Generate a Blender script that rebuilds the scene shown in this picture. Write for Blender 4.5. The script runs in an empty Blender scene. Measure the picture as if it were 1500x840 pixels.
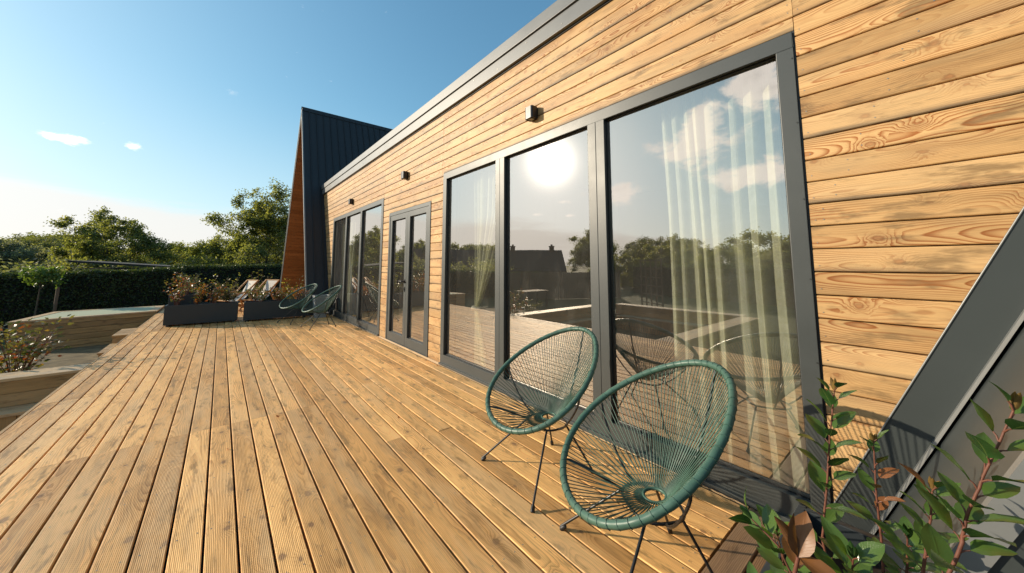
import bpy, bmesh, math, random
from mathutils import Vector, Matrix, noise
R = math.radians
sc = bpy.context.scene
COL = sc.collection
K = 0.82            # survey units -> metres
XW = 2.74 * K       # facade plane

# ------------------------------------------------------------------ helpers
def link(o, parent=None):
    COL.objects.link(o)
    if parent is not None: o.parent = parent
    return o
def tag(o, label=None, cat=None, group=None, kind=None):
    if label: o['label'] = label
    if cat: o['category'] = cat
    if group: o['group'] = group
    if kind: o['kind'] = kind
    return o
def empty(name, loc=(0,0,0), rz=0.0):
    o = bpy.data.objects.new(name, None); o.empty_display_size = .2
    link(o); o.location = loc; o.rotation_euler = (0,0,rz); return o
def children(o): return [c for c in bpy.data.objects if c.parent == o]
def copy_tree(o, parent=None):
    c = o.copy(); link(c)
    if parent is not None: c.parent = parent
    for ch in children(o): copy_tree(ch, c)
    return c

class MB:
    """collects polygons, with a board uv (length, width) and a random id"""
    def __init__(s): s.v=[]; s.f=[]; s.uv=[]; s.c=[]; s.sm=[]; s.mi=[]
    def face(s, pts, uv=None, col=(0,0,0), smooth=False, mi=0):
        n=len(s.v); s.v += [tuple(p) for p in pts]; s.f.append(tuple(range(n,n+len(pts))))
        s.uv.append(uv or [(p[0],p[1]) for p in pts]); s.c.append(col); s.sm.append(smooth); s.mi.append(mi)
    def grid(s, rows, close=False, smooth=True, uvf=None, col=(0,0,0), mi=0):
        base=len(s.v); nr=len(rows); nc=len(rows[0])
        for r in rows: s.v += [tuple(p) for p in r]
        for i in range(nr-1):
            for j in range(nc if close else nc-1):
                j2=(j+1)%nc
                s.f.append((base+i*nc+j, base+i*nc+j2, base+(i+1)*nc+j2, base+(i+1)*nc+j))
                s.uv.append([(i/max(1,nr-1),j/nc),(i/max(1,nr-1),(j+1)/nc),((i+1)/max(1,nr-1),(j+1)/nc),((i+1)/max(1,nr-1),j/nc)] if uvf is None else
                            [uvf(i,j),uvf(i,j+1),uvf(i+1,j+1),uvf(i+1,j)])
                s.c.append(col); s.sm.append(smooth); s.mi.append(mi)
    def box(s, a, b, mi=0, col=None):
        x0,y0,z0=a; x1,y1,z1=b
        col = col or (random.random(),random.random(),random.random())
        P=[(x0,y0,z0),(x1,y0,z0),(x1,y1,z0),(x0,y1,z0),(x0,y0,z1),(x1,y0,z1),(x1,y1,z1),(x0,y1,z1)]
        d=(x1-x0,y1-y0,z1-z0); L=max(range(3), key=lambda i:abs(d[i]))
        for q in ((0,3,2,1),(4,5,6,7),(0,1,5,4),(2,3,7,6),(1,2,6,5),(3,0,4,7)):
            pts=[P[i] for i in q]
            span=[max(p[i] for p in pts)-min(p[i] for p in pts) for i in range(3)]
            oth=[i for i in range(3) if i!=L and abs(span[i])>1e-9]
            if abs(span[L])<1e-9: oth=[i for i in range(3) if i!=L]; uv=[(p[oth[0]]-a[oth[0]],p[oth[1]]-a[oth[1]]) for p in pts]
            else: uv=[(p[L]-a[L],p[oth[0]]-a[oth[0]]) if oth else (p[L],0) for p in pts]
            s.face(pts,uv,col,False,mi)
    def obox(s, c, ax, ay, az, mi=0, col=None):
        """oriented box: centre and three half-axis vectors"""
        c=Vector(c); ax=Vector(ax); ay=Vector(ay); az=Vector(az)
        col = col or (random.random(),random.random(),random.random())
        ln=[ax.length,ay.length,az.length]
        def P(i,j,k): return c+ax*i+ay*j+az*k
        def loc(i,j,k): return (i*ln[0],j*ln[1],k*ln[2])
        L=max(range(3), key=lambda i:ln[i])
        qs=[((-1,-1,-1),(-1,1,-1),(1,1,-1),(1,-1,-1)),((-1,-1,1),(1,-1,1),(1,1,1),(-1,1,1)),
            ((-1,-1,-1),(1,-1,-1),(1,-1,1),(-1,-1,1)),((1,1,-1),(-1,1,-1),(-1,1,1),(1,1,1)),
            ((1,-1,-1),(1,1,-1),(1,1,1),(1,-1,1)),((-1,1,-1),(-1,-1,-1),(-1,-1,1),(-1,1,1))]
        for q in qs:
            l=[loc(*t) for t in q]; span=[max(p[i] for p in l)-min(p[i] for p in l) for i in range(3)]
            o=[i for i in range(3) if i!=L and span[i]>1e-9]
            if span[L]<1e-9: uv=[(p[o[0]],p[o[1]]) for p in l]
            else: uv=[(p[L],p[o[0]]) if o else (p[L],0) for p in l]
            s.face([P(*t) for t in q],uv,col,False,mi)
    def tube(s, pts, r, n=8, smooth=True, caps=True, mi=0, col=(0,0,0), closed=False):
        pts=[Vector(p) for p in pts]; m=len(pts)
        rs = r if isinstance(r,(list,tuple)) else [r]*m
        T=[]
        for i in range(m):
            if closed: t=pts[(i+1)%m]-pts[i-1]
            else: t=pts[min(i+1,m-1)]-pts[max(i-1,0)]
            T.append(t.normalized() if t.length>1e-9 else Vector((0,0,1)))
        up=Vector((0,0,1)) if abs(T[0].z)<.9 else Vector((1,0,0))
        N=(up-T[0]*up.dot(T[0])).normalized(); rows=[]
        for i in range(m):
            N=(N-T[i]*N.dot(T[i])); N = N.normalized() if N.length>1e-6 else T[i].orthogonal().normalized()
            B=T[i].cross(N)
            rows.append([pts[i]+(N*math.cos(2*math.pi*k/n)+B*math.sin(2*math.pi*k/n))*rs[i] for k in range(n)])
        if closed: rows.append(rows[0])
        s.grid(rows,True,smooth,None,col,mi)
        if caps and not closed:
            s.face(list(reversed(rows[0])),None,col,False,mi); s.face(rows[-1],None,col,False,mi)
    def build(s, name, mats, parent=None, bevel=0.0, solid=False):
        me=bpy.data.meshes.new(name); me.from_pydata(s.v,[],s.f)
        if not isinstance(mats,(list,tuple)): mats=[mats]
        for m in mats: me.materials.append(m)
        uvl=me.uv_layers.new(name='UVMap'); flat=[]
        for u in s.uv:
            for p in u: flat += [p[0],p[1]]
        uvl.data.foreach_set('uv',flat)
        ca=me.attributes.new('brd','FLOAT_COLOR','CORNER'); fc=[]
        for f,c in zip(s.f,s.c):
            for _ in f: fc += [c[0],c[1],c[2],1.0]
        ca.data.foreach_set('color',fc)
        me.polygons.foreach_set('use_smooth',s.sm); me.polygons.foreach_set('material_index',s.mi)
        me.update()
        if bevel>0:
            bm=bmesh.new(); bm.from_mesh(me)
            bmesh.ops.remove_doubles(bm,verts=bm.verts,dist=1e-5)
            es=[e for e in bm.edges if len(e.link_faces)==2 and e.calc_face_angle(0)>R(40)]
            bmesh.ops.bevel(bm,geom=es,offset=bevel,segments=2,profile=.6,affect='EDGES',clamp_overlap=True)
            bm.to_mesh(me); bm.free()
        o=bpy.data.objects.new(name,me); link(o,parent); return o

# ------------------------------------------------------------------ node helpers
class NT:
    def __init__(s, tree): s.t=tree; s.n=tree.nodes; s.l=tree.links
    def node(s, typ, **kw):
        n=s.n.new(typ)
        for k,v in kw.items(): setattr(n,k,v)
        return n
    def put(s, sock, val):
        if val is None: return
        if hasattr(val,'is_output') or isinstance(val,bpy.types.NodeSocket): s.l.new(val,sock)
        else:
            try: sock.default_value=val
            except Exception:
                sock.default_value=(val,)*len(sock.default_value)
    def m(s, op, a, b=None, c=None, clamp=False):
        n=s.node('ShaderNodeMath',operation=op); n.use_clamp=clamp
        s.put(n.inputs[0],a); s.put(n.inputs[1],b)
        if c is not None: s.put(n.inputs[2],c)
        return n.outputs[0]
    def vm(s, op, a, b=None):
        n=s.node('ShaderNodeVectorMath',operation=op)
        s.put(n.inputs[0],a)
        if b is not None: s.put(n.inputs[1],b)
        return n.outputs['Value'] if op in('LENGTH','DOT_PRODUCT','DISTANCE') else n.outputs[0]
    def xyz(s,x,y,z=0.0):
        n=s.node('ShaderNodeCombineXYZ'); s.put(n.inputs[0],x); s.put(n.inputs[1],y); s.put(n.inputs[2],z); return n.outputs[0]
    def sep(s,v):
        n=s.node('ShaderNodeSeparateXYZ'); s.put(n.inputs[0],v); return n.outputs
    def noise(s, vec, scale=1.0, detail=2.0, rough=.5, dist=0.0):
        n=s.node('ShaderNodeTexNoise'); s.put(n.inputs['Vector'],vec); n.inputs['Scale'].default_value=scale
        n.inputs['Detail'].default_value=detail; n.inputs['Roughness'].default_value=rough; n.inputs['Distortion'].default_value=dist
        return n.outputs['Fac']
    def ramp(s, fac, stops, interp='LINEAR'):
        n=s.node('ShaderNodeValToRGB'); cr=n.color_ramp; cr.interpolation=interp
        while len(cr.elements)>1: cr.elements.remove(cr.elements[-1])
        for i,(p,c) in enumerate(stops):
            e=cr.elements[0] if i==0 else cr.elements.new(p)
            e.position=p; e.color=(c[0],c[1],c[2],1) if isinstance(c,(tuple,list)) else (c,c,c,1)
        s.put(n.inputs[0],fac); return n.outputs[0]
    def mix(s, f, a, b, mode='MIX', clamp=False):
        n=s.node('ShaderNodeMix',data_type='RGBA',blend_type=mode); n.clamp_factor=True
        s.put(n.inputs[0],f)
        for sock,v in ((n.inputs[6],a),(n.inputs[7],b)):
            if isinstance(v,(tuple,list)): v=(v[0],v[1],v[2],1)
            s.put(sock,v)
        return n.outputs[2]
    def sstep(s,v,a,b):
        n=s.node('ShaderNodeMapRange',interpolation_type='SMOOTHSTEP'); s.put(n.inputs[0],v)
        n.inputs[1].default_value=a; n.inputs[2].default_value=b; n.inputs[3].default_value=0; n.inputs[4].default_value=1
        return n.outputs[0]
def new_mat(name):
    m=bpy.data.materials.new(name); m.use_nodes=True; nt=NT(m.node_tree); m.node_tree.nodes.clear()
    out=nt.node('ShaderNodeOutputMaterial'); return m,nt,out
def principled(nt,out,col,rough,metal=0.0,bump=None,bstr=.3,bdist=.002,spec=.5,extra=None):
    p=nt.node('ShaderNodeBsdfPrincipled')
    if isinstance(col,(tuple,list)): p.inputs['Base Color'].default_value=(*col[:3],1)
    else: nt.l.new(col,p.inputs['Base Color'])
    nt.put(p.inputs['Roughness'],rough); p.inputs['Metallic'].default_value=metal
    p.inputs['Specular IOR Level'].default_value=spec
    if bump is not None:
        b=nt.node('ShaderNodeBump'); b.inputs['Strength'].default_value=bstr; b.inputs['Distance'].default_value=bdist
        nt.l.new(bump,b.inputs['Height']); nt.l.new(b.outputs[0],p.inputs['Normal'])
    nt.l.new(p.outputs[0],out.inputs[0]); return p

def wood(name, light, dark, knotc, ring=.0065, ringstr=.6, tint=.18, grey=.0, greyc=(.30,.27,.23), reed=False,
         rough=.6, edge_dark=0.0, patch=.3, knot_rate=.45, gain=1.0, kscale=1.0, kl=.42):
    m,nt,out=new_mat(name)
    uvn=nt.node('ShaderNodeUVMap'); uvn.uv_map='UVMap'
    at=nt.node('ShaderNodeAttribute'); at.attribute_name='brd'
    u=nt.sep(uvn.outputs[0]); c=nt.sep(at.outputs['Vector'])
    L=nt.m('ADD',u[0],nt.m('MULTIPLY',c[0],57.0)); w0=u[1]
    w=nt.m('ADD',w0,nt.m('MULTIPLY',c[1],31.0)); sd=nt.m('MULTIPLY',c[2],40.0)
    # solid-wood ring field
    nA=nt.noise(nt.xyz(nt.m('MULTIPLY',L,1.6),nt.m('MULTIPLY',w,5.0),sd),1.0,2.0,.5)
    nB=nt.noise(nt.xyz(nt.m('MULTIPLY',L,.9),nt.m('MULTIPLY',w,.5),nt.m('ADD',sd,5.3)),1.0,3.0,.5)
    nC=nt.noise(nt.xyz(nt.m('MULTIPLY',L,9.0),nt.m('MULTIPLY',w,40.0),sd),1.0,2.0,.5)
    off=nt.m('MULTIPLY',nt.m('SUBTRACT',c[2],.45),.12)
    a=nt.m('ADD',nt.m('SUBTRACT',w0,nt.m('ADD',.055,off)),nt.m('MULTIPLY',nt.m('SUBTRACT',nA,.5),.05))
    b=nt.m('MULTIPLY',nt.m('ADD',nt.m('SUBTRACT',nB,.5),.22),.20)
    fld=nt.m('SQRT',nt.m('ADD',nt.m('MULTIPLY',a,a),nt.m('MULTIPLY',b,b)))
    fld=nt.m('ADD',fld,nt.m('MULTIPLY',nC,.0022))
    # knots
    CL,CW=kl,.13
    vo=nt.node('ShaderNodeTexVoronoi',feature='F1',voronoi_dimensions='2D')
    vo.inputs['Scale'].default_value=1.0
    sc2=nt.xyz(nt.m('DIVIDE',L,CL),nt.m('DIVIDE',w,CW)); nt.l.new(sc2,vo.inputs['Vector'])
    dd=nt.sep(nt.vm('SUBTRACT',sc2,vo.outputs['Position']))
    nk=nt.noise(nt.xyz(nt.m('MULTIPLY',L,30.),nt.m('MULTIPLY',w,30.),sd),1.0,2.0,.6)
    dx=nt.m('MULTIPLY',dd[0],CL*.62); dy=nt.m('MULTIPLY',dd[1],CW)
    kc=nt.sep(vo.outputs['Color'])
    gate=nt.m('LESS_THAN',kc[0],knot_rate)
    d=nt.m('SQRT',nt.m('ADD',nt.m('MULTIPLY',dx,dx),nt.m('MULTIPLY',dy,dy)))
    d=nt.m('ADD',d,nt.m('MULTIPLY',nt.m('SUBTRACT',nk,.5),.022))
    rk=nt.m('MULTIPLY',nt.m('ADD',.004,nt.m('MULTIPLY',kc[1],.010)),kscale)
    e=nt.m('EXPONENT',nt.m('MULTIPLY',nt.m('MULTIPLY',nt.m('DIVIDE',d,.030),nt.m('DIVIDE',d,.030)),-1.0))
    fld=nt.m('ADD',fld,nt.m('MULTIPLY',nt.m('MULTIPLY',e,gate),.030))
    fr=nt.m('FRACT',nt.m('DIVIDE',fld,ring))
    rg=nt.ramp(fr,[(0,.0),(.45,.12),(.80,.85),(.90,1.0),(1.0,.0)])
    rs=nt.noise(nt.xyz(nt.m('MULTIPLY',L,1.3),nt.m('MULTIPLY',w,9.),nt.m('ADD',sd,9.)),1.0,1.0,.5)
    rs=nt.sstep(rs,.40,.62)
    rstr=nt.m('MULTIPLY',nt.m('ADD',.25,nt.m('MULTIPLY',rs,.75)),ringstr)
    col=nt.mix(nt.m('MULTIPLY',rg,rstr),light,dark)
    # fibre streaks
    fs=nt.noise(nt.xyz(nt.m('MULTIPLY',L,7.),nt.m('MULTIPLY',w,330.),sd),1.0,3.0,.6)
    col=nt.mix(1.0,col,nt.ramp(fs,[(.25,.80),(.75,1.14)]),'MULTIPLY')
    pt=nt.noise(nt.xyz(nt.m('MULTIPLY',L,2.2),nt.m('MULTIPLY',w,14.),nt.m('ADD',sd,3.)),1.0,4.0,.6)
    col=nt.mix(patch,col,nt.ramp(pt,[(.3,.45),(.5,1.0),(.75,1.22)]),'MULTIPLY')
    # knot core
    kin=nt.m('MULTIPLY',gate,nt.m('SUBTRACT',1.0,nt.sstep(nt.m('DIVIDE',d,rk),.55,1.45)))
    kcol=nt.mix(nt.sstep(nt.m('DIVIDE',d,rk),.2,1.0),tuple(min(1,k*1.9) for k in knotc),knotc)
    col=nt.mix(nt.m('MULTIPLY',kin,.72),col,kcol)
    halo=nt.m('MULTIPLY',nt.m('MULTIPLY',gate,e),nt.m('MULTIPLY',nt.sstep(pt,.35,.6),.40))
    col=nt.mix(halo,col,knotc)
    # board tint
    br=nt.m('ADD',1.0,nt.m('MULTIPLY',nt.m('SUBTRACT',c[0],.5),tint*2))
    col=nt.mix(1.0,col,nt.xyz(br,nt.m('POWER',br,1.15),nt.m('POWER',br,1.35)),'MULTIPLY')
    if grey>0:
        gn=nt.noise(nt.xyz(nt.m('MULTIPLY',L,1.1),nt.m('MULTIPLY',w,6.),nt.m('ADD',sd,17.)),1.0,5.0,.65)
        gf=nt.m('MULTIPLY',nt.sstep(nt.m('ADD',gn,nt.m('MULTIPLY',nt.m('SUBTRACT',c[1],.5),.25)),.42,.68),grey)
        col=nt.mix(gf,col,greyc)
        sn=nt.noise(nt.xyz(nt.m('MULTIPLY',L,3.4),nt.m('MULTIPLY',w,15.),nt.m('ADD',sd,27.)),1.0,4.0,.7)
        col=nt.mix(nt.m('MULTIPLY',nt.sstep(sn,.53,.70),.68),col,tuple(q*.26 for q in light))
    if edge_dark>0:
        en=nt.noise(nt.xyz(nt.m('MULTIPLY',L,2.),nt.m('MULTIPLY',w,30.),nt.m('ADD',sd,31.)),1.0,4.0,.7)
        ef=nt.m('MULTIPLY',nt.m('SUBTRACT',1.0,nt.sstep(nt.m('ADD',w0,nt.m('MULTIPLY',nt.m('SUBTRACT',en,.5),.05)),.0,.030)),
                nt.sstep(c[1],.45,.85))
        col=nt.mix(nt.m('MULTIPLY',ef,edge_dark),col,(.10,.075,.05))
    if gain!=1.0: col=nt.mix(1.0,col,(gain,gain,gain),'MULTIPLY')
    h=nt.m('ADD',nt.m('MULTIPLY',rg,.14 if reed else .35),nt.m('MULTIPLY',fs,.55))
    if reed:
        rw=nt.m('SINE',nt.m('MULTIPLY',w0,2*math.pi/.0066))
        rw=nt.m('MULTIPLY',nt.m('ADD',rw,1.0),.5)
        col=nt.mix(nt.m('MULTIPLY',nt.m('SUBTRACT',1.0,nt.sstep(rw,.0,.5)),.34),col,nt.mix(1.0,col,(.42,.36,.30),'MULTIPLY'))
        h=nt.m('ADD',h,nt.m('MULTIPLY',nt.sstep(rw,.0,.6),1.5))
    principled(nt,out,col,nt.m('ADD',rough,nt.m('MULTIPLY',rg,.1)),0,h,.55,.0011,.35)
    return m

def plain(name,col,rough=.5,metal=0.0,var=.12,scale=6.0,bump=0.0,spec=.5,bscale=60.,rvar=.12):
    m,nt,out=new_mat(name); tc=nt.node('ShaderNodeTexCoord')
    n=nt.noise(tc.outputs['Object'],scale,5.0,.6)
    c=nt.mix(1.0,col,nt.ramp(n,[(.3,1-var),(.7,1+var)]),'MULTIPLY')
    n2=nt.noise(tc.outputs['Object'],bscale,3.0,.6)
    principled(nt,out,c,nt.m('ADD',rough-rvar/2,nt.m('MULTIPLY',n,rvar)),metal,n2 if bump>0 else None,bump,.002,spec)
    return m
def leafmat(name,cols,rough=.45,trans=.35,scale=2.0,ymul=1.0):
    m,nt,out=new_mat(name)
    at=nt.node('ShaderNodeAttribute'); at.attribute_name='brd'; c=nt.sep(at.outputs['Vector'])
    tc=nt.node('ShaderNodeTexCoord')
    n=nt.noise(tc.outputs['Object'],scale,2.0,.5)
    f=nt.m('ADD',nt.m('MULTIPLY',c[0],.6),nt.m('MULTIPLY',n,.4))
    k=len(cols); col=nt.ramp(f,[(.15+.7*i/(k-1),cc) for i,cc in enumerate(cols)])
    p=nt.node('ShaderNodeBsdfPrincipled'); nt.l.new(col,p.inputs['Base Color']); p.inputs['Roughness'].default_value=rough
    p.inputs['Specular IOR Level'].default_value=.45
    t=nt.node('ShaderNodeBsdfTranslucent'); nt.l.new(nt.mix(1.0,col,(1.5,1.5,.6),'MULTIPLY'),t.inputs[0])
    mx=nt.node('ShaderNodeMixShader'); mx.inputs[0].default_value=trans
    nt.l.new(p.outputs[0],mx.inputs[1]); nt.l.new(t.outputs[0],mx.inputs[2]); nt.l.new(mx.outputs[0],out.inputs[0])
    return m
def leafmat_glossy(name, top, back, vein, rough=.28):
    m,nt,out=new_mat(name)
    uvn=nt.node('ShaderNodeUVMap'); uvn.uv_map='UVMap'; u=nt.sep(uvn.outputs[0])
    at=nt.node('ShaderNodeAttribute'); at.attribute_name='brd'; c=nt.sep(at.outputs['Vector'])
    g=nt.node('ShaderNodeNewGeometry')
    mid=nt.m('ABSOLUTE',nt.m('SUBTRACT',u[1],.5))
    vn=nt.m('ABSOLUTE',nt.m('SINE',nt.m('MULTIPLY',nt.m('ADD',u[0],nt.m('MULTIPLY',mid,-.55)),38.0)))
    vf=nt.m('ADD',nt.m('SUBTRACT',1.0,nt.sstep(mid,.012,.045)),nt.m('MULTIPLY',nt.m('SUBTRACT',1.0,nt.sstep(vn,.0,.22)),.25),clamp=True)
    tc=nt.node('ShaderNodeTexCoord'); n=nt.noise(tc.outputs['Object'],28.0,3.0,.6)
    tp=nt.mix(c[0],tuple(q*.75 for q in top),tuple(min(1,q*1.5) for q in top))
    col=nt.mix(nt.m('MULTIPLY',vf,.6),tp,vein)
    col=nt.mix(1.0,col,nt.ramp(n,[(.3,.75),(.7,1.2)]),'MULTIPLY')
    col=nt.mix(g.outputs['Backfacing'],col,back)
    p=nt.node('ShaderNodeBsdfPrincipled'); nt.l.new(col,p.inputs['Base Color']); p.inputs['Roughness'].default_value=rough
    bm_=nt.node('ShaderNodeBump'); bm_.inputs['Strength'].default_value=.25; bm_.inputs['Distance'].default_value=.001
    nt.l.new(nt.m('SUBTRACT',n,vf),bm_.inputs['Height']); nt.l.new(bm_.outputs[0],p.inputs['Normal'])
    t=nt.node('ShaderNodeBsdfTranslucent'); nt.l.new(nt.mix(1.0,col,(1.7,1.7,.5),'MULTIPLY'),t.inputs[0])
    mx=nt.node('ShaderNodeMixShader'); mx.inputs[0].default_value=.3
    nt.l.new(p.outputs[0],mx.inputs[1]); nt.l.new(t.outputs[0],mx.inputs[2]); nt.l.new(mx.outputs[0],out.inputs[0])
    return m

# ------------------------------------------------------------------ materials
M={}
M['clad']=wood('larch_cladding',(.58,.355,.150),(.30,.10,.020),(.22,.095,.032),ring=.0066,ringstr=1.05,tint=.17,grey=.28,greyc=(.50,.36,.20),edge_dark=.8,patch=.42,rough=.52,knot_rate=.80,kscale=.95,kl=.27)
M['deck']=wood('deck_boards',(.95,.52,.18),(.42,.175,.045),(.16,.08,.038),ring=.0095,ringstr=.65,tint=.27,grey=.40,greyc=(.86,.58,.30),reed=True,patch=.62,rough=.6,knot_rate=.38,kscale=1.2)
M['deckdark']=wood('border_boards',(.33,.19,.095),(.19,.10,.05),(.08,.045,.03),ring=.0075,ringstr=.5,tint=.15,grey=.35,greyc=(.25,.18,.12),reed=True,patch=.5,knot_rate=.2)
M['soffit']=wood('soffit_boards',(.34,.15,.05),(.20,.075,.022),(.10,.04,.02),ringstr=.6,tint=.15,patch=.3)
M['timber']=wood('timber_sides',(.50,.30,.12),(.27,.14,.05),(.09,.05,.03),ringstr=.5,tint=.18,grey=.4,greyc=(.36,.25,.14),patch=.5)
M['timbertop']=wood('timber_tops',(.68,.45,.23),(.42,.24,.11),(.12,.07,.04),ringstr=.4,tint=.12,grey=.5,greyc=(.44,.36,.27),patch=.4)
M['frame']=plain('window_frame_paint',(.048,.054,.053),.42,0,.05,4,.12,.5,500)
M['fascia']=plain('grey_sheet_metal',(.135,.138,.138),.42,.0,.08,3,.05,.6,40)
M['roofmetal']=plain('anthracite_sheet_metal',(.021,.022,.025),.62,0,.10,2,.04,.5,20)
M['wingmetal']=plain('grey_green_sheet_metal',(.042,.050,.050),.38,0,.06,2,.05,.5,14)
M['trim']=plain('pale_edge_trim',(.20,.205,.20),.36,.2,.06,5)
M['rubber']=plain('black_gasket',(.012,.012,.013),.5,0,.1,8)
M['black']=plain('black_steel',(.016,.016,.017),.35,0,.1,30,.1,.5,200)
M['planter']=plain('anthracite_planter_paint',(.020,.026,.031),.45,0,.1,3,.1,.5,60)
M['soil']=plain('dark_soil',(.035,.024,.017),.95,0,.4,18,.8,.2,50)
M['pot']=plain('pale_grey_pot',(.34,.35,.36),.6,0,.08,5,.1)
M['steel']=plain('screw_steel',(.30,.28,.25),.35,.8,.1,20)
M['wall_in']=plain('interior_plaster',(.42,.37,.30),.8,0,.05,1)
M['floor_in']=plain('interior_floor',(.16,.11,.075),.4,0,.2,2)
M['canvas']=plain('pale_canvas',(.70,.63,.54),.85,0,.06,10,.3,.2,300)
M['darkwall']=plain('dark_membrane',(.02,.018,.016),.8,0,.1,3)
M['stickwood']=wood('varnished_frame_wood',(.52,.30,.13),(.34,.17,.07),(.15,.08,.04),ringstr=.4,tint=.1)
M['cover']=plain('pale_green_cover',(.42,.43,.27),.8,0,.06,1.2,.1,.5,8)
M['bark']=plain('bark',(.11,.085,.06),.9,0,.3,8,.8,.2,30)
M['stem']=plain('reddish_stem',(.14,.05,.03),.55,0,.3,30,.2)
M['tile']=plain('brown_roof_tiles',(.075,.045,.035),.8,0,.25,1.5,.5,.3,8)
M['render']=plain('pale_house_render',(.36,.33,.29),.85,0,.08,1)
M['fencewood']=plain('garden_fence_wood',(.16,.11,.075),.8,0,.3,2,.3,.2,20)
M['windowdark']=plain('distant_window_glass',(.03,.035,.04),.1,0,.1,1)

# cord: wrapped pvc
def cordmat(name,col):
    m,nt,out=new_mat(name); tc=nt.node('ShaderNodeTexCoord')
    n=nt.noise(tc.outputs['Object'],14,3,.5)
    c=nt.mix(1.0,col,nt.ramp(n,[(.3,.85),(.7,1.15)]),'MULTIPLY')
    principled(nt,out,c,.42,0,None,spec=.4); return m
M['cord']=cordmat('green_pvc_cord',(.060,.125,.092))
# glass: coated double glazing, reflection over a clear pane
def glassmat():
    m,nt,out=new_mat('window_glass')
    lw=nt.node('ShaderNodeLayerWeight'); lw.inputs[0].default_value=.5
    f=nt.m('POWER',lw.outputs['Facing'],2.6)
    f=nt.m('ADD',.42,nt.m('MULTIPLY',f,.55),clamp=True)
    g=nt.node('ShaderNodeBsdfGlossy'); g.inputs['Roughness'].default_value=.004; g.inputs[0].default_value=(.99,.93,.86,1)
    tc=nt.node('ShaderNodeTexCoord')
    wv=nt.noise(tc.outputs['Object'],1.3,1.0,.4)
    b=nt.node('ShaderNodeBump'); b.inputs['Strength'].default_value=.10; b.inputs['Distance'].default_value=.006
    nt.l.new(wv,b.inputs['Height']); nt.l.new(b.outputs[0],g.inputs['Normal'])
    t=nt.node('ShaderNodeBsdfTransparent'); t.inputs[0].default_value=(.90,.93,.90,1)
    mx=nt.node('ShaderNodeMixShader'); nt.l.new(f,mx.inputs[0]); nt.l.new(t.outputs[0],mx.inputs[1]); nt.l.new(g.outputs[0],mx.inputs[2])
    # warm haze over the reflections, put in as a pale dusty film, faintly smeared
    df=nt.node('ShaderNodeBsdfDiffuse'); df.inputs[0].default_value=(.85,.78,.68,1)
    sm_=nt.noise(nt.vm('MULTIPLY',tc.outputs['Object'],(1.,3.,1.2)),2.2,5.0,.65)
    dm=nt.node('ShaderNodeMixShader'); nt.l.new(nt.m('ADD',.022,nt.m('MULTIPLY',nt.sstep(sm_,.45,.75),.022)),dm.inputs[0])
    nt.l.new(mx.outputs[0],dm.inputs[1]); nt.l.new(df.outputs[0],dm.inputs[2])
    nt.l.new(dm.outputs[0],out.inputs[0]); return m
M['glass']=glassmat()
def curtainmat():
    m,nt,out=new_mat('sheer_curtain'); tc=nt.node('ShaderNodeTexCoord')
    o=nt.sep(tc.outputs['Object'])
    n=nt.noise(nt.xyz(nt.m('MULTIPLY',o[0],9.),nt.m('MULTIPLY',o[1],9.),nt.m('MULTIPLY',o[2],14.)),1,4,.7,.6)
    c=nt.mix(nt.sstep(n,.35,.7),(.82,.80,.60),(.94,.92,.76))
    d=nt.node('ShaderNodeBsdfDiffuse'); nt.l.new(c,d.inputs[0])
    t=nt.node('ShaderNodeBsdfTranslucent'); nt.l.new(c,t.inputs[0])
    a=nt.node('ShaderNodeMixShader'); a.inputs[0].default_value=.48
    nt.l.new(d.outputs[0],a.inputs[1]); nt.l.new(t.outputs[0],a.inputs[2])
    tr=nt.node('ShaderNodeBsdfTransparent')
    # thin weave: see-through face on, dense where the folds turn edge on
    lw=nt.node('ShaderNodeLayerWeight'); lw.inputs[0].default_value=.5
    al=nt.m('ADD',.72,nt.m('MULTIPLY',nt.sstep(lw.outputs['Facing'],.15,.75),.27),clamp=True)
    mx=nt.node('ShaderNodeMixShader'); nt.l.new(al,mx.inputs[0]); nt.l.new(tr.outputs[0],mx.inputs[1]); nt.l.new(a.outputs[0],mx.inputs[2])
    nt.l.new(mx.outputs[0],out.inputs[0]); return m
M['curtain']=curtainmat()
def grassmat():
    m,nt,out=new_mat('lawn'); tc=nt.node('ShaderNodeTexCoord')
    n=nt.noise(tc.outputs['Object'],.35,5,.6); n2=nt.noise(tc.outputs['Object'],30,3,.7)
    c=nt.mix(n,(.030,.050,.014),(.075,.085,.030)); c=nt.mix(1.0,c,nt.ramp(n2,[(.3,.5),(.7,1.4)]),'MULTIPLY')
    principled(nt,out,c,.9,0,n2,.8,.03,.2); return m
M['lawn']=grassmat()
M['gravel']=plain('pale_gravel_bed',(.15,.11,.055),.95,0,.6,5,1.0,.2,90)
M['hedge']=leafmat('hedge_leaves',[(.022,.036,.013),(.055,.075,.022),(.12,.14,.04)],.5,.3,1.2)
M['tree']=leafmat('tree_leaves',[(.075,.09,.032),(.16,.17,.055),(.29,.27,.10)],.5,.6,.6)
M['tree_hazed']=leafmat('hazed_tree_leaves',[(.13,.14,.10),(.19,.195,.135),(.26,.255,.17)],.6,.5,.5)  # distance haze is put into these paler, greyer leaf colours
M['sapling']=leafmat('sapling_leaves',[(.06,.11,.02),(.12,.18,.035),(.18,.23,.06)],.5,.4,3.)
M['redleaf']=leafmat('red_new_leaves',[(.22,.05,.02),(.34,.11,.03),(.20,.16,.04)],.4,.4,3.)
M['shrub']=leafmat('shrub_leaves',[(.03,.05,.015),(.09,.10,.03),(.20,.17,.06)],.35,.35,3.)
M['laurel']=leafmat_glossy('glossy_green_leaves',(.022,.060,.017),(.085,.15,.03),(.14,.20,.06),.22)
M['rust']=leafmat_glossy('rusty_leaves',(.085,.040,.018),(.24,.10,.03),(.20,.10,.045),.42)
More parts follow.
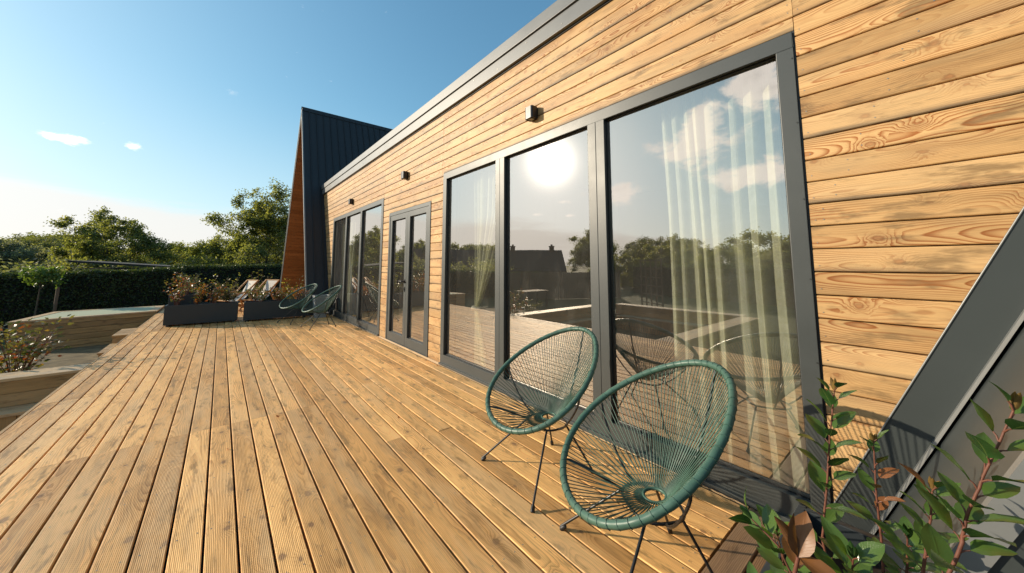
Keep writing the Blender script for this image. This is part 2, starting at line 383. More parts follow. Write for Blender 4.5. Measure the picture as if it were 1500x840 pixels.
M['copper']=leafmat_glossy('copper_young_leaves',(.16,.10,.03),(.26,.10,.035),(.30,.16,.06),.35)

# ------------------------------------------------------------------ world, sun, camera
SUNV=Vector((-.693,.661,.288)).normalized()
el=math.asin(SUNV.z); azs=math.atan2(SUNV.x,SUNV.y)
w=bpy.data.worlds.new('World'); sc.world=w; w.use_nodes=True; w.node_tree.nodes.clear(); nt=NT(w.node_tree)
wo=nt.node('ShaderNodeOutputWorld'); bg=nt.node('ShaderNodeBackground'); nt.l.new(bg.outputs[0],wo.inputs[0])
sky=nt.node('ShaderNodeTexSky'); sky.sky_type='NISHITA'; sky.sun_disc=False
sky.sun_elevation=el; sky.sun_rotation=azs; sky.altitude=100; sky.air_density=1.0; sky.dust_density=.6; sky.ozone_density=2.5
tc=nt.node('ShaderNodeTexCoord'); D=nt.vm('NORMALIZE',tc.outputs['Generated']); d=nt.sep(D)
az=nt.m('MULTIPLY',nt.m('ARCTAN2',d[0],d[1]),180/math.pi); elv=nt.m('MULTIPLY',nt.m('ARCSINE',d[2]),180/math.pi)
def blob(a0,e0,sa,se):
    x=nt.m('DIVIDE',nt.m('SUBTRACT',az,a0),sa); y=nt.m('DIVIDE',nt.m('SUBTRACT',elv,e0),se)
    return nt.m('EXPONENT',nt.m('MULTIPLY',nt.m('ADD',nt.m('MULTIPLY',x,x),nt.m('MULTIPLY',y,y)),-1.0))
def addall(l):
    r=l[0]
    for q in l[1:]: r=nt.m('ADD',r,q)
    return r
cn=nt.noise(nt.xyz(nt.m('MULTIPLY',az,.20),nt.m('MULTIPLY',elv,.30),3.0),1.0,10.0,.60,.25)
cn2=nt.noise(nt.xyz(nt.m('MULTIPLY',az,.5),nt.m('MULTIPLY',elv,.9),4.0),1.0,7.0,.6,.2)
big=addall([blob(-57,11,5,2.2),blob(-66,16.5,5,2.6),blob(-74,23,4,3),blob(-79,27,4,4),blob(-74,12,6,1.6),blob(-69,19.5,3,2.5),blob(-95,15,18,9),blob(-125,20,15,9),blob(60,18,20,8)])
dens=nt.sstep(nt.m('ADD',nt.m('MULTIPLY',big,.55),nt.m('MULTIPLY',cn,1.5)),1.02,1.32)
small=addall([blob(-13.3,12.6,2.3,.55),blob(-8.5,13.1,1.15,.42),blob(-48.6,10.2,1.6,.4),blob(-44,8.3,1.3,.35),blob(-49.5,8.0,1.3,.3)])
dens2=nt.sstep(nt.m('ADD',nt.m('MULTIPLY',small,.60),nt.m('MULTIPLY',cn2,1.5)),1.02,1.45)
wisp=nt.noise(nt.xyz(nt.m('MULTIPLY',az,.055),nt.m('MULTIPLY',elv,.40),8.0),1.0,6.0,.55,.3)
hz=nt.m('MULTIPLY',nt.m('SUBTRACT',1.0,nt.sstep(nt.m('ADD',nt.m('ADD',elv,nt.m('MULTIPLY',nt.m('MAXIMUM',nt.m('SUBTRACT',nt.m('ABSOLUTE',nt.m('ADD',az,20.0)),4.0),0.0),.13)),nt.m('MULTIPLY',nt.m('SUBTRACT',wisp,.5),9.0)),6.5,9.5)),.62)
haze=nt.m('ADD',hz,nt.m('MULTIPLY',nt.m('SUBTRACT',1.0,nt.sstep(elv,0.,24.)),.30),clamp=True)
skyc=nt.mix(1.0,sky.outputs[0],(.86,1.36,1.34),'MULTIPLY')
skyc=nt.vm('DIVIDE',nt.vm('MULTIPLY',skyc,(1.22,1.20,1.22)),nt.vm('ADD',nt.vm('MULTIPLY',skyc,(.11,.11,.10)),(1,1,1)))
c=nt.mix(haze,skyc,(5.1,4.95,4.75))
shade=nt.m('SUBTRACT',1.0,nt.m('MULTIPLY',nt.sstep(cn,.55,.8),.25))
cc=nt.mix(1.0,(8.6,8.3,8.0),nt.xyz(shade,shade,shade),'MULTIPLY')
c=nt.mix(nt.m('MULTIPLY',dens,.92),c,cc)
c=nt.mix(nt.m('MULTIPLY',dens2,.9),c,(9.5,9.3,9.1))
# aureole of the low sun in thin haze
ang=nt.m('ARCCOSINE',nt.m('MINIMUM',nt.vm('DOT_PRODUCT',D,tuple(SUNV)),.99999999))
au=nt.m('ADD',nt.m('MULTIPLY',nt.m('EXPONENT',nt.m('MULTIPLY',nt.m('MULTIPLY',ang,ang),-1/(2*.034**2))),32.0),
        nt.m('MULTIPLY',nt.m('EXPONENT',nt.m('MULTIPLY',ang,-1/.26)),4.2))
c=nt.mix(1.0,c,nt.xyz(au,nt.m('MULTIPLY',au,.91),nt.m('MULTIPLY',au,.80)),'ADD')
nt.l.new(c,bg.inputs[0]); bg.inputs[1].default_value=.18

sl=bpy.data.lights.new('sun','SUN'); sl.energy=5.8; sl.angle=R(.53); sl.color=(1.0,.86,.66)
so=bpy.data.objects.new('sun',sl); link(so); so.rotation_euler=(-SUNV).to_track_quat('-Z','Y').to_euler()

f_,cx_,cy_=509.0,750.0,338.0
pt=math.atan(50/509); yw=math.atan(426/math.hypot(509,50))
cam=bpy.data.cameras.new('camera'); co=bpy.data.objects.new('camera',cam); link(co)
co.location=(0,0,1.271); co.rotation_euler=(R(90)+pt,0,-yw)
cam.sensor_width=36; cam.lens=f_/1500*36; cam.shift_y=-(420-cy_)/1500; cam.clip_start=.02; cam.clip_end=2000
sc.camera=co
sc.view_settings.view_transform='Standard'; sc.view_settings.look='None'; sc.view_settings.exposure=0
try:
    sc.cycles.max_bounces=8; sc.cycles.transparent_max_bounces=24; sc.cycles.caustics_reflective=False; sc.cycles.caustics_refractive=False
except Exception: pass

# ------------------------------------------------------------------ ground
GZ=-.72
g=MB()
n=24
for i in range(n):
    for j in range(n):
        x0=-400+800*i/n; x1=-400+800*(i+1)/n; y0=-400+800*j/n; y1=-400+800*(j+1)/n
        g.face([(x0,y0,GZ),(x1,y0,GZ),(x1,y1,GZ),(x0,y1,GZ)])
tag(g.build('ground',M['lawn']),kind='structure')
b=MB(); b.face([(-5.2,6.95,-.30),(-1.26,6.95,-.30),(-1.26,9.0,-.46),(-5.2,9.0,-.46)]); b.face([(-5.2,9.0,-.46),(-1.26,9.0,-.46),(-1.26,12.6,-.6),(-5.2,12.6,-.6)])
tag(b.build('planting_bed',M['gravel']),kind='structure')

# ------------------------------------------------------------------ deck
random.seed(4)
PD=.1215; GAP=.0092; TH=.028
def deckboard(mb, along, a0, a1, c0, c1, zt=0.0, mi=0):
    """plank with eased top edges, running along 'x' or 'y' from a0 to a1, across c0..c1"""
    e=.0035; col=(random.random(),random.random(),random.random())
    prof=[(c0,-TH),(c0,-e),(c0+e*.35,-e*.35),(c0+e,0),(c1-e,0),(c1-e*.35,-e*.35),(c1,-e),(c1,-TH)]
    dz=random.uniform(-.0008,.0008); tw=random.uniform(-.0006,.0006)
    def P(a,q,s):
        z=zt+q[1]+dz+(tw*s); return (a,q[0],z) if along=='x' else (q[0],a,z)
    wd=c1-c0
    for k in range(7):
        q0,q1=prof[k],prof[k+1]
        u0=(q0[0]-c0) + (0 if k else -.02); u1=q1[0]-c0
        pts=[P(a0,q0,-1),P(a0,q1,-1),P(a1,q1,1),P(a1,q0,1)]; uv=[(a0,u0),(a0,u1),(a1,u1),(a1,u0)]
        if along=='y': pts.reverse(); uv.reverse()
        if along=='y': pts.reverse(); uv.reverse()
        mb.face(pts,uv,col,False,mi)
    mb.face([P(a0,q,-1) for q in prof],[(q[0]-c0,q[1]) for q in prof],col,False,mi)
    mb.face([P(a1,q,1) for q in reversed(prof)],[(q[0]-c0,q[1]) for q in reversed(prof)],col,False,mi)
deck=MB(); scr=MB()
X0=.018-10*PD
YS=.713; YE=9.56
def screw(x,y,z=0.0006):
    r=.0032; pts=[(x+r*math.cos(a*math.pi/4),y+r*math.sin(a*math.pi/4),z+.0008) for a in range(8)]
    deck.face(pts,None,(0,0,0),False,1)
for k in range(28):
    x0=X0+k*PD+GAP/2; x1=X0+(k+1)*PD-GAP/2
    if k==27: x1=min(x1,2.235)
    if 3<=k<=15: js=[4.5*K]
    elif k<3: js=[5.3,8.1]
    elif k%3==0: js=[2.6+random.uniform(-.1,.1),6.6]
    elif k%3==1: js=[6.6]
    else: js=[4.0,7.9]
    if 3<=k<=15 and k%2: js.append(7.45)
    elif 3<=k<=15: js.append(8.5)
    ys=[YS+.004]+js+[YE]
    for a,bb in zip(ys[:-1],ys[1:]):
        deckboard(deck,'y',a+.001,bb-.001,x0,x1)
    y=YS+.05+random.uniform(0,.01)
    joist=[YS+.05+.52*i for i in range(18)]
    for jy in joist:
        if jy>YE-.03: continue
        for sx in (x0+.024,x1-.024): screw(sx+random.uniform(-.004,.004),jy+random.uniform(-.006,.006))
# far border and the deck beyond it
XL=X0
deckboard(deck,'x',XL,2.24,YE+.004,YE+.004+.115)
random.seed(9)
for k in range(28):
    x0=X0+k*PD+GAP/2; x1=X0+(k+1)*PD-GAP/2
    deckboard(deck,'y',YE+.126,14.9,x0,min(x1,2.235))
dk=deck.build('deck',[M['deck'],M['steel']]); tag(dk,kind='structure')
bd=MB()
y=YS
i=0
while y>-2.6:
    xe=2.235 if y>.33 else 1.24
    deckboard(bd,'x',XL,1.0 if i%2 else .4,y-PD+GAP/2,y-GAP/2)
    deckboard(bd,'x',(1.0 if i%2 else .4)+.002,xe,y-PD+GAP/2,y-GAP/2)
    y-=PD; i+=1
bd.build('border_boards',M['deckdark'],dk)
sk=MB()
sk.box((XL-.004,-2.6,-.19),(XL-.026,14.9,-.004)); sk.box((XL-.004,-2.6,-.36),(XL-.026,14.9,-.196)); sk.box((XL-.004,-2.6,-.53),(XL-.026,14.9,-.366)); sk.box((XL-.004,-2.6,-.71),(XL-.026,14.9,-.536))
sk.build('skirting',M['timber'],dk)
ub=MB(); ub.box((XL+.03,-2.6,-.20),(2.2,14.9,-.06)); ub.build('substructure',M['darkwall'],dk)
ed=MB(); ed.box((2.2365,.72,-.02),(2.262,9.5,.012)); ed.build('wall_edge_strip',M['timbertop'],dk)

# ------------------------------------------------------------------ house
house=empty('modern_house',(XW,6*K,0))
hm=Matrix.Translation(-Vector(house.location))
def hbuild(mb,name,mat,parent=None,bevel=0.0):
    L=parent if parent is not None else house
    base=house.location if parent is None or parent is not None else Vector()
    mb.v=[(a-house.location.x,b_-house.location.y,c_-house.location.z) for a,b_,c_ in mb.v]
    return mb.build(name,mat,L,bevel)
ops=[(.455*K,5.05*K,-.05,3.052*K),(5.475*K,7.43*K,-.05,2.655*K),(7.80*K,12.38*K,-.05,3.052*K)]
def subtract(rects,o):
    out=[]
    for (y0,y1,z0,z1) in rects:
        a0,a1,c0,c1=o
        if a0>=y1 or a1<=y0 or c0>=z1 or c1<=z0: out.append((y0,y1,z0,z1)); continue
        if y0<a0: out.append((y0,a0,z0,z1))
        if y1>a1: out.append((a1,y1,z0,z1))
        yy0=max(y0,a0); yy1=min(y1,a1)
        if z0<c0: out.append((yy0,yy1,z0,c0))
        if z1>c1: out.append((yy0,yy1,c1,z1))
    return out
random.seed(21)
ZP=.1365*K; zbase=1.644*K-12*ZP
cl=MB(); nail=MB()
def cladboard(y0,y1,z0,z1,full):
    """rounded-edge board, front face looking to -x"""
    if z1-z0<.004 or y1-y0<.004: return
    col=(random.random(),random.random(),random.random())
    xb=XW+.018; xf=XW; e=.005
    a0=z0+(.0022 if full[0] else 0); a1=z1-(.0022 if full[1] else 0)
    wv=random.uniform(-.0012,.0012)
    prof=[(xb,a0),(xf+e,a0),(xf+e*.3,a0+e*.45),(xf,a0+e),(xf+wv,(a0+a1)/2),(xf,a1-e),(xf+e*.3,a1-e*.45),(xf+e,a1),(xb,a1)]
    for k in range(8):
        q0,q1=prof[k],prof[k+1]
        cl.face([(q0[0],y0,q0[1]),(q0[0],y1,q0[1]),(q1[0],y1,q1[1]),(q1[0],y0,q1[1])],
                [(y0,q0[1]-z0),(y1,q0[1]-z0),(y1,q1[1]-z0),(y0,q1[1]-z0)],col,2<k<5)
    cl.face([(q[0],y0,q[1]) for q in prof],[(q[0],q[1]-z0) for q in prof],col)
    cl.face([(q[0],y1,q[1]) for q in reversed(prof)],[(q[0],q[1]-z0) for q in reversed(prof)],col)
    def nl(y,z):
        r=.0028; cl.face([(xf-.0016,y+r*math.cos(a*math.pi/3),z+r*math.sin(a*math.pi/3)) for a in range(6)],None,(0,0,0),False,1)
    if z1-z0>.08:
        yy=y0+.02
        while yy<y1:
            nl(yy,z0+.03+random.uniform(-.004,.004)); nl(yy,z1-.03+random.uniform(-.004,.004)); yy+=.62
        nl(y1-.02,z0+.03)
def clad(yA,yB):
    k=-1
    while True:
        z0=zbase+k*ZP; z1=z0+ZP; k+=1
        if z0>4.10*K: break
        z0c=max(z0,.0); z1c=min(z1,4.12*K)
        if z1c<=z0c: continue
        zm=(z0c+z1c)/2
        ylo=max(yA, (.455*K - zm/2.18)) if yA is None else yA
        lo=(.455*K-zm/2.18) if yA is None else yA
        hi=(12.36*K+z0c/2.18) if yB is None else yB
        rects=[(lo+.0012,hi-.0012,z0c,z1c)]
        for o in ops: rects=subtract(rects,o)
        for r in rects: cladboard(*r,(r[2]==z0,r[3]==z1))
def clad_seg(yA,yB):
    k=-1
    while True:
        z0=zbase+k*ZP; z1=z0+ZP; k+=1
        if z0>4.10*K: break
        z0c=max(z0,.0); z1c=min(z1,4.12*K)
        if z1c<=z0c: continue
        zm=(z0c+z1c)/2
        lo=(.455*K-zm/2.18) if yA is None else yA
        hi=(12.42*K+z0c/2.18) if yB is None else yB
        rects=[(lo+.001,hi-.001,z0c,z1c)]
        for o in ops: rects=subtract(rects,o)
        for r in rects: cladboard(*r,(r[2]==z0,r[3]==z1))
clad_seg(None,.452*K); clad_seg(.452*K,5.10*K); clad_seg(5.10*K,7.775*K); clad_seg(7.775*K,None)
wall=hbuild(cl,'timber_wall',[M['clad'],M['steel']])

bk=MB()
XB=XW+.020
rects=[(-1.2,12.6*K,0,4.2*K)]
for o in ops: rects=subtract(rects,(o[0],o[1],o[2],o[3]))
for (a,b_,c_,d_) in rects: bk.box((XB,a,c_),(XB+.20,b_,d_))
bk.box((XB,12.6*K,0),(XB+.2,12.6*K+.02,.1))
hbuild(bk,'wall_core',M['darkwall'])
# interior
inn=MB()
inn.face([(XB+.2,-.6,.01),(7.0,-.6,.01),(7.0,10.4,.01),(XB+.2,10.4,.01)]); hbuild(inn,'interior_floor',M['floor_in'])
inn=MB()
inn.box((6.6,-.6,.01),(6.7,10.4,2.75)); inn.box((XB+.21,10.3,.01),(6.6,10.4,2.75)); inn.box((XB+.21,-.7,.01),(6.6,-.6,2.75))
inn.box((XB+.21,4.27,.01),(6.6,4.37,2.75)); inn.box((XB+.21,6.15,.01),(6.6,6.25,2.75))
inn.box((XB+.21,-.6,2.75),(6.7,10.4,2.85)); hbuild(inn,'interior_walls',M['wall_in'])
# fascia and roof
fa=MB()
yA,yB=-1.3*K,12.42*K+4.1*K/2.18
xA=XW-.045
fa.box((xA,yA,4.105*K),(XW+.06,yB,4.285*K)); fa.box((xA-.016,yA,4.297*K),(XW+.06,yB,4.455*K)); fa.box((xA+.006,yA,4.285*K),(XW+.06,yB,4.297*K))
fo=hbuild(fa,'fascia',M['fascia'],None,.003)
sh=MB(); sh.box((XW-.012,yA,4.085*K),(XW+.02,yB,4.1045*K)); hbuild(sh,'drip_edge',M['rubber'],fo)
jl=MB(); 
for yy in (.6,2.6,4.6,6.6,8.6,10.2):
    jl.box((xA-.0175,yy,4.106*K),(xA-.0165,yy+.003,4.455*K))
fs_=MB()
for i in range(24):
    yy=-.4+i*.47; z=4.16*K if i%2 else 4.24*K
    r=.006; fs_=MB(); fs_.tube([(xA-.003,yy,z),(xA+.001,yy,z)],r,8); hbuild(fs_,'fascia_screw',M['steel'],fo)
rf=MB(); rf.box((XW+.061,yA,4.2*K),(7.2,yB,4.40*K)); hbuild(rf,'roof',M['roofmetal'])

# windows -----------------------------------------------------------------
FD0=XW-.010; FD1=XW+.075; GX=XW+.032
def bar(mb,y0,y1,z0,z1,x0=FD0,x1=FD1): mb.box((x0,y0,z0),(x1,y1,z1))
def window(name,y0,y1,zt,panes,zb=.0,label=None):
    """panes: list of (ya,yb) clear openings"""
    fr=MB(); o=.455*K
    ztop=zt; gt=zt-.085*1.0; gb=zb+.135
    ys=[y0]+[v for p in panes for v in p]+[y1]
    bar(fr,y0,y1,gt,ztop); bar(fr,y0,y1,zb,gb)
    for i in range(0,len(ys),2):
        a,b_=ys[i],ys[i+1]
        if b_-a>.11 and 0<i<len(ys)-2:
            m_=(a+b_)/2; bar(fr,a,m_-.0015,gb,gt); bar(fr,m_+.0015,b_,gb,gt)
        else: bar(fr,a,b_,gb,gt)
    w=hbuild(fr,name,M['frame'],None,.0025)
    gk=MB(); t=.008
    for a,b_ in panes:
        for r in ((a,a+t,gb,gt),(b_-t,b_,gb,gt),(a+t,b_-t,gb,gb+t),(a+t,b_-t,gt-t,gt)):
            gk.box((GX-.012,r[0],r[2]),(GX+.02,r[1],r[3]))
    hbuild(gk,'gasket',M['rubber'],w)
    for a,b_ in panes:
        p=MB(); p.face([(GX,b_-t,gb+t),(GX,a+t,gb+t),(GX,a+t,gt-t),(GX,b_-t,gt-t)]); q=hbuild(p,'pane',M['glass'],w)
    sl_=MB(); sl_.box((XW-.032,y0+.002,zb+.004),(FD0-.0005,y1-.002,zb+.03)); hbuild(sl_,'sill',M['frame'],w,.002)
    # dark shadow gap round the frame
    rv=MB(); g_=.008
    rv.box((XW+.003,y0-g_,zb),(XW+.018,y0,ztop+g_)); rv.box((XW+.003,y1,zb),(XW+.018,y1+g_,ztop+g_)); rv.box((XW+.003,y0,ztop),(XW+.018,y1,ztop+g_))
    hbuild(rv,'reveal',M['rubber'],w)
    return w
w1=window('window',.463*K,5.042*K,3.044*K,[(.553*K,1.905*K),(2.10*K,3.435*K),(3.62*K,4.94*K)])
w1['label']='large three-pane window beside the two near chairs'
w2=window('window',7.808*K,12.37*K,3.044*K,[(7.93*K,9.36*K),(9.49*K,10.78*K),(10.90*K,12.26*K)])
w2['label']='three-pane window near the far pair of chairs'
# screws up the window post
ps=MB()
for z in (.4,.8,1.2,1.6,2.0,2.35):
    ps=MB(); ps.tube([(FD0-.0025,.472*K,z),(FD0+.001,.472*K,z)],.0035,8); hbuild(ps,'post_screw',M['rubber'],w1)
# door --------------------------------------------------------------------
dy0,dy1,dt=5.483*K,7.422*K,2.647*K
fr=MB(); bar(fr,dy0,dy0+.055,0.0,dt); bar(fr,dy1-.055,dy1,0.0,dt); bar(fr,dy0+.055,dy1-.055,dt-.055,dt); bar(fr,dy0+.055,dy1-.055,0.0,.022)
door=hbuild(fr,'double_door',M['frame'],None,.0025)
mid=(dy0+dy1)/2
for a,b_,s in ((dy0+.058,mid-.002,1),(mid+.002,dy1-.058,0)):
    lf=MB(); st=.085; xa=XW-.004; xb=XW+.06
    z0,z1=.026,dt-.058
    lf.box((xa,a,z0),(xb,a+st,z1)); lf.box((xa,b_-st,z0),(xb,b_,z1)); lf.box((xa,a+st,z0),(xb,b_-st,z0+.13)); lf.box((xa,a+st,z1-st),(xb,b_-st,z1))
    leaf=hbuild(lf,'door_leaf',M['frame'],door,.0025)
    p=MB(); p.face([(GX,b_-st-.006,z0+.136),(GX,a+st+.006,z0+.136),(GX,a+st+.006,z1-st-.006),(GX,b_-st-.006,z1-st-.006)]); hbuild(p,'pane',M['glass'],door)
    gk=MB(); t=.007
    for r in ((a+st,a+st+t,z0+.13,z1-st),(b_-st-t,b_-st,z0+.13,z1-st),(a+st+t,b_-st-t,z0+.13,z0+.13+t),(a+st+t,b_-st-t,z1-st-t,z1-st)):
        gk.box((GX-.01,r[0],r[2]),(GX+.015,r[1],r[3]))
    hbuild(gk,'gasket',M['rubber'],door)
hd=MB(); hy=mid+.045; hz_=1.01
hd.box((XW-.012,hy-.014,hz_-.03),(XW-.004,hy+.014,hz_+.03)); hd.tube([(XW-.004,hy,hz_),(XW-.055,hy,hz_),(XW-.058,hy+.02,hz_),(XW-.058,hy+.12,hz_)],.009,10)
hbuild(hd,'handle',M['black'],door); hd=MB(); hd.box((XW-.012,hy-.014,hz_-.16),(XW-.004,hy+.014,hz_-.09)); hd.tube([(XW-.012,hy,hz_-.12),(XW-.022,hy,hz_-.12)],.008,10)
hbuild(hd,'lock',M['black'],door)
rv=MB(); g_=.008
rv.box((XW+.003,dy0-g_,0),(XW+.018,dy0,dt+g_)); rv.box((XW+.003,dy1,0),(XW+.018,dy1+g_,dt+g_)); rv.box((XW+.003,dy0,dt),(XW+.018,dy1,dt+g_)); hbuild(rv,'reveal',M['rubber'],door)
tag(house,'long flat-roofed house with larch boarding and grey framed glazing along the deck','house')

# lamps -------------------------------------------------------------------
def lamp():
    r=empty('wall_lamp',(XW,0,0))
    m=MB(); n_=6; w_,h_,dpt=.052,.058,.085; rr=.020
    pts=[]
    for (cx,cy,a0) in ((1,1,0),(-1,1,90),(-1,-1,180),(1,-1,270)):
        for k in range(n_+1):
            a=R(a0+90*k/n_); pts.append((cx*(w_-rr)+rr*math.cos(a),-dpt/2-.002+cy*(dpt/2-rr)+rr*math.sin(a)))
    m.grid([[ (p[1],p[0],z) for p in pts] for z in (-h_,-h_+.004,h_-.004,h_)],True,False)
    m.face([(p[1],p[0],h_) for p in pts]); m.face([(p[1],p[0],-h_+.006) for p in reversed(pts)])
    m.build('housing',M['black'],r)
    b=MB(); b.tube([(-dpt/2,0,-h_-.001),(-dpt/2,0,-h_+.012)],[.026,.026],16); b.build('lens',M['trim'],r)
    p=MB(); p.box((-.003,-.045,-.045),(-.0005,.045,.045)); p.build('mounting_plate',M['black'],r)
    return r
L1=lamp(); L1.location=(XW,2.87*K,3.315*K)
tag(L1,'black box wall lamp above the large window, nearest and biggest of the three','lamp',)
for y_,lb in ((6.56*K,'small dark box wall lamp above the double door'),(10.3*K,'farthest black box wall lamp, above the window beside the dark gable')):
    l=copy_tree(L1); l.location=(XW,y_,3.315*K); l['label']=lb
for o in [o for o in bpy.data.objects if o.name.startswith('wall_lamp')]: o['group']='wall lamps along the boarded wall'

# ------------------------------------------------------------------ A-frame wings
SL=2.18
def wing(name,y0,x0,sgn,S,metal,label,trimw=True,x1=7.6,thick=.13,pitch=.21):
    """y0: foot of the slope facing the house side; sgn -1: slope faces -y and the ridge lies beyond (+y)"""
    half=3.4*K; hz=half*S
    r=empty(name,(XW,y0-sgn*half,0))
    def T(p): return (p[0]-r.location.x,p[1]-r.location.y,p[2])
    yr=y0-sgn*half
    for side in (1,-1):                       # 1 = visible slope (foot at y0)
        f=Vector((0,(y0 if side==1 else yr-sgn*half)-yr,-hz)); ln=f.length; f.normalize()
        nrm=Vector((0,(sgn if side==1 else -sgn)*S,1)).normalized()
        apex=Vector((0,yr,hz))
        def P(x,t,h): 
            q=apex+f*t+nrm*h; return (x-r.location.x,q.y-r.location.y,q.z)
        m=MB()
        m.face([P(x0,0,0),P(x1,0,0),P(x1,ln,0),P(x0,ln,0)]); m.face([P(x0,0,0),P(x0,ln,0),P(x0,ln,-thick),P(x0,0,-thick)])
        m.face([P(x1,0,0),P(x1,0,-thick),P(x1,ln,-thick),P(x1,ln,0)]); m.face([P(x0,ln,0),P(x1,ln,0),P(x1,ln,-thick),P(x0,ln,-thick)])
        sl=m.build('roof_slope',metal,r)
        sm=MB(); x=x0+pitch*.95
        while x<x1:
            for (a,b_) in ((x,x+.014),):
                sm.face([P(a,0,.002),P(a,ln,.002),P(a,ln,.028),P(a,0,.028)]); sm.face([P(b_,0,.002),P(b_,0,.028),P(b_,ln,.028),P(b_,ln,.002)]); sm.face([P(a,0,.028),P(a,ln,.028),P(b_,ln,.028),P(b_,0,.028)])
            x+=pitch
        sm.build('standing_seams',metal,sl)
        tr=MB(); a,b_=x0-.012,x0+.022
        pr=[(a,-.035),(a,.014),(b_,.014),(b_,.003)]
        for q0,q1 in zip(pr[:-1],pr[1:]): tr.face([P(q0[0],0,q0[1]),P(q0[0],ln,q0[1]),P(q1[0],ln,q1[1]),P(q1[0],0,q1[1])])
        tr.build('edge_trim',M['trim'] if trimw else metal,sl)
        # boards of the underside
        so_=MB(); nb=int((ln-.1)/.115)
        random.seed(3)
        for i in range(nb):
            t0=.15+i*.115; t1=t0+.110
            if t1>ln: break
            col=(random.random(),random.random(),random.random()); h=-thick-.012
            so_.face([P(x0+.01,t0,h),P(x0+.01,t1,h),P(x1-.01,t1,h),P(x1-.01,t0,h)],[(0,0),(0,.11),(x1-x0,.11),(x1-x0,0)],col)
            so_.face([P(x0+.01,t0,h),P(x1-.01,t0,h),P(x1-.01,t0,h+.012),P(x0+.01,t0,h+.012)],None,col)
        so_.build('soffit_boards',M['soffit'],sl)
    rc=MB(); q=.16
    d1=Vector((0,sgn,-S)).normalized(); d2=Vector((0,-sgn,-S)).normalized(); n1=Vector((0,sgn*S,1)).normalized(); n2=Vector((0,-sgn*S,1)).normalized()
    A=Vector((0,0,hz+.045))
    for dd_,nn in ((d1,n1),(d2,n2)):
        e=A+dd_*q
        rc.face([(x0-.014-XW,A.y,A.z),(x1-XW,A.y,A.z),(x1-XW,e.y,e.z),(x0-.014-XW,e.y,e.z)])
        e2=e-nn*.02
        rc.face([(x0-.014-XW,e.y,e.z),(x1-XW,e.y,e.z),(x1-XW,e2.y,e2.z),(x0-.014-XW,e2.y,e2.z)])
    rc.build('ridge_cap',metal,r)
    # recessed gable wall
    gw=MB(); xg=x0+.95; zz=0; random.seed(8)
    while zz<hz-.5:
        hw=(hz-zz-.14)/S-.12
        if hw<.1: break
        col=(random.random(),random.random(),random.random())
        hw2=(hz-zz-.14-.115)/S-.12
        gw.face([(xg-XW,-hw,zz+.004),(xg-XW,hw,zz+.004),(xg-XW,hw2,zz+.115),(xg-XW,-hw2,zz+.115)],[(-hw,0),(hw,0),(hw2,.11),(-hw2,.11)],col)
        zz+=.118
    gwo=gw.build('gable_wall',M['soffit'],r)
    gb=MB(); gb.face([(xg+.01-XW,-half+.15,0),(xg+.01-XW,half-.15,0),(xg+.01-XW,0,hz-.3)]); gb.build('gable_backing',M['darkwall'],gwo)
    tag(r,label,'building'); return r
wing('gabled_wing',12.30*K,2.10*K,-1,2.30,M['roofmetal'],'tall dark standing-seam gabled wing at the far end of the deck')
w_near=wing('gabled_wing',.363*K,1.60*K,1,2.15,M['wingmetal'],'near gabled wing with grey-green metal slope behind the leafy planter',True,7.6,.13,1.2)
# flat trim band where the near slope meets the boarding
tb=MB()
dirv=Vector((0,-1,2.165)).normalized(); 
def bandpt(z,off): return (0,(off-z/2.165)*K if False else off*K-z/2.165,z)
for (o0,o1,xx0,mi) in ((.362,.548,XW-.014,0),):
    a=bandpt(-.0,o0); b_=bandpt(-.0,o1); c_=bandpt(4.08*K,o1); d_=bandpt(4.08*K,o0)
    f4=[(a[1],a[2]),(b_[1],b_[2]),(c_[1],c_[2]),(d_[1],d_[2])]
    tb.face([(xx0,p[0],p[1]) for p in reversed(f4)])
    for i in range(4):
        p,q=f4[i],f4[(i+1)%4]; tb.face([(xx0,p[0],p[1]),(xx0,q[0],q[1]),(XW+.01,q[0],q[1]),(XW+.01,p[0],p[1])])
tbo=hbuild(tb,'verge_trim',M['wingmetal'])
te=MB(); a=bandpt(0,.549); c_=bandpt(4.08*K,.549); 
te.tube([(XW-.016,a[1],a[2]),(XW-.016,c_[1],c_[2])],.0035,6); te.build  # bead along the trim
hbuild(te,'trim_bead',M['trim'],tbo)
# pale angle flashing between trim and slope
fl=MB(); wd=.030
a=Vector((XW-.015,.362*K,0)); up=Vector((0,-1/2.165,1))
T_=4.6*K
nrm=Vector((0,2.15,1)).normalized()
p0=a+Vector((0,.004,0)); 
for (s0,s1) in (((-.0,.010),(-.05,.012)),((-.05,.012),(-.062,.004)),((.0,.010),(.012,.0))):
    A0=p0+Vector((s0[0],0,0))+nrm*s0[1]; A1=p0+Vector((s1[0],0,0))+nrm*s1[1]
    fl.face([A0,A1,A1+up*T_,A0+up*T_])
fl.v=[(p[0]-XW,p[1]-w_near.location.y,p[2]) for p in fl.v]
fl.build('corner_flashing',M['trim'],w_near)

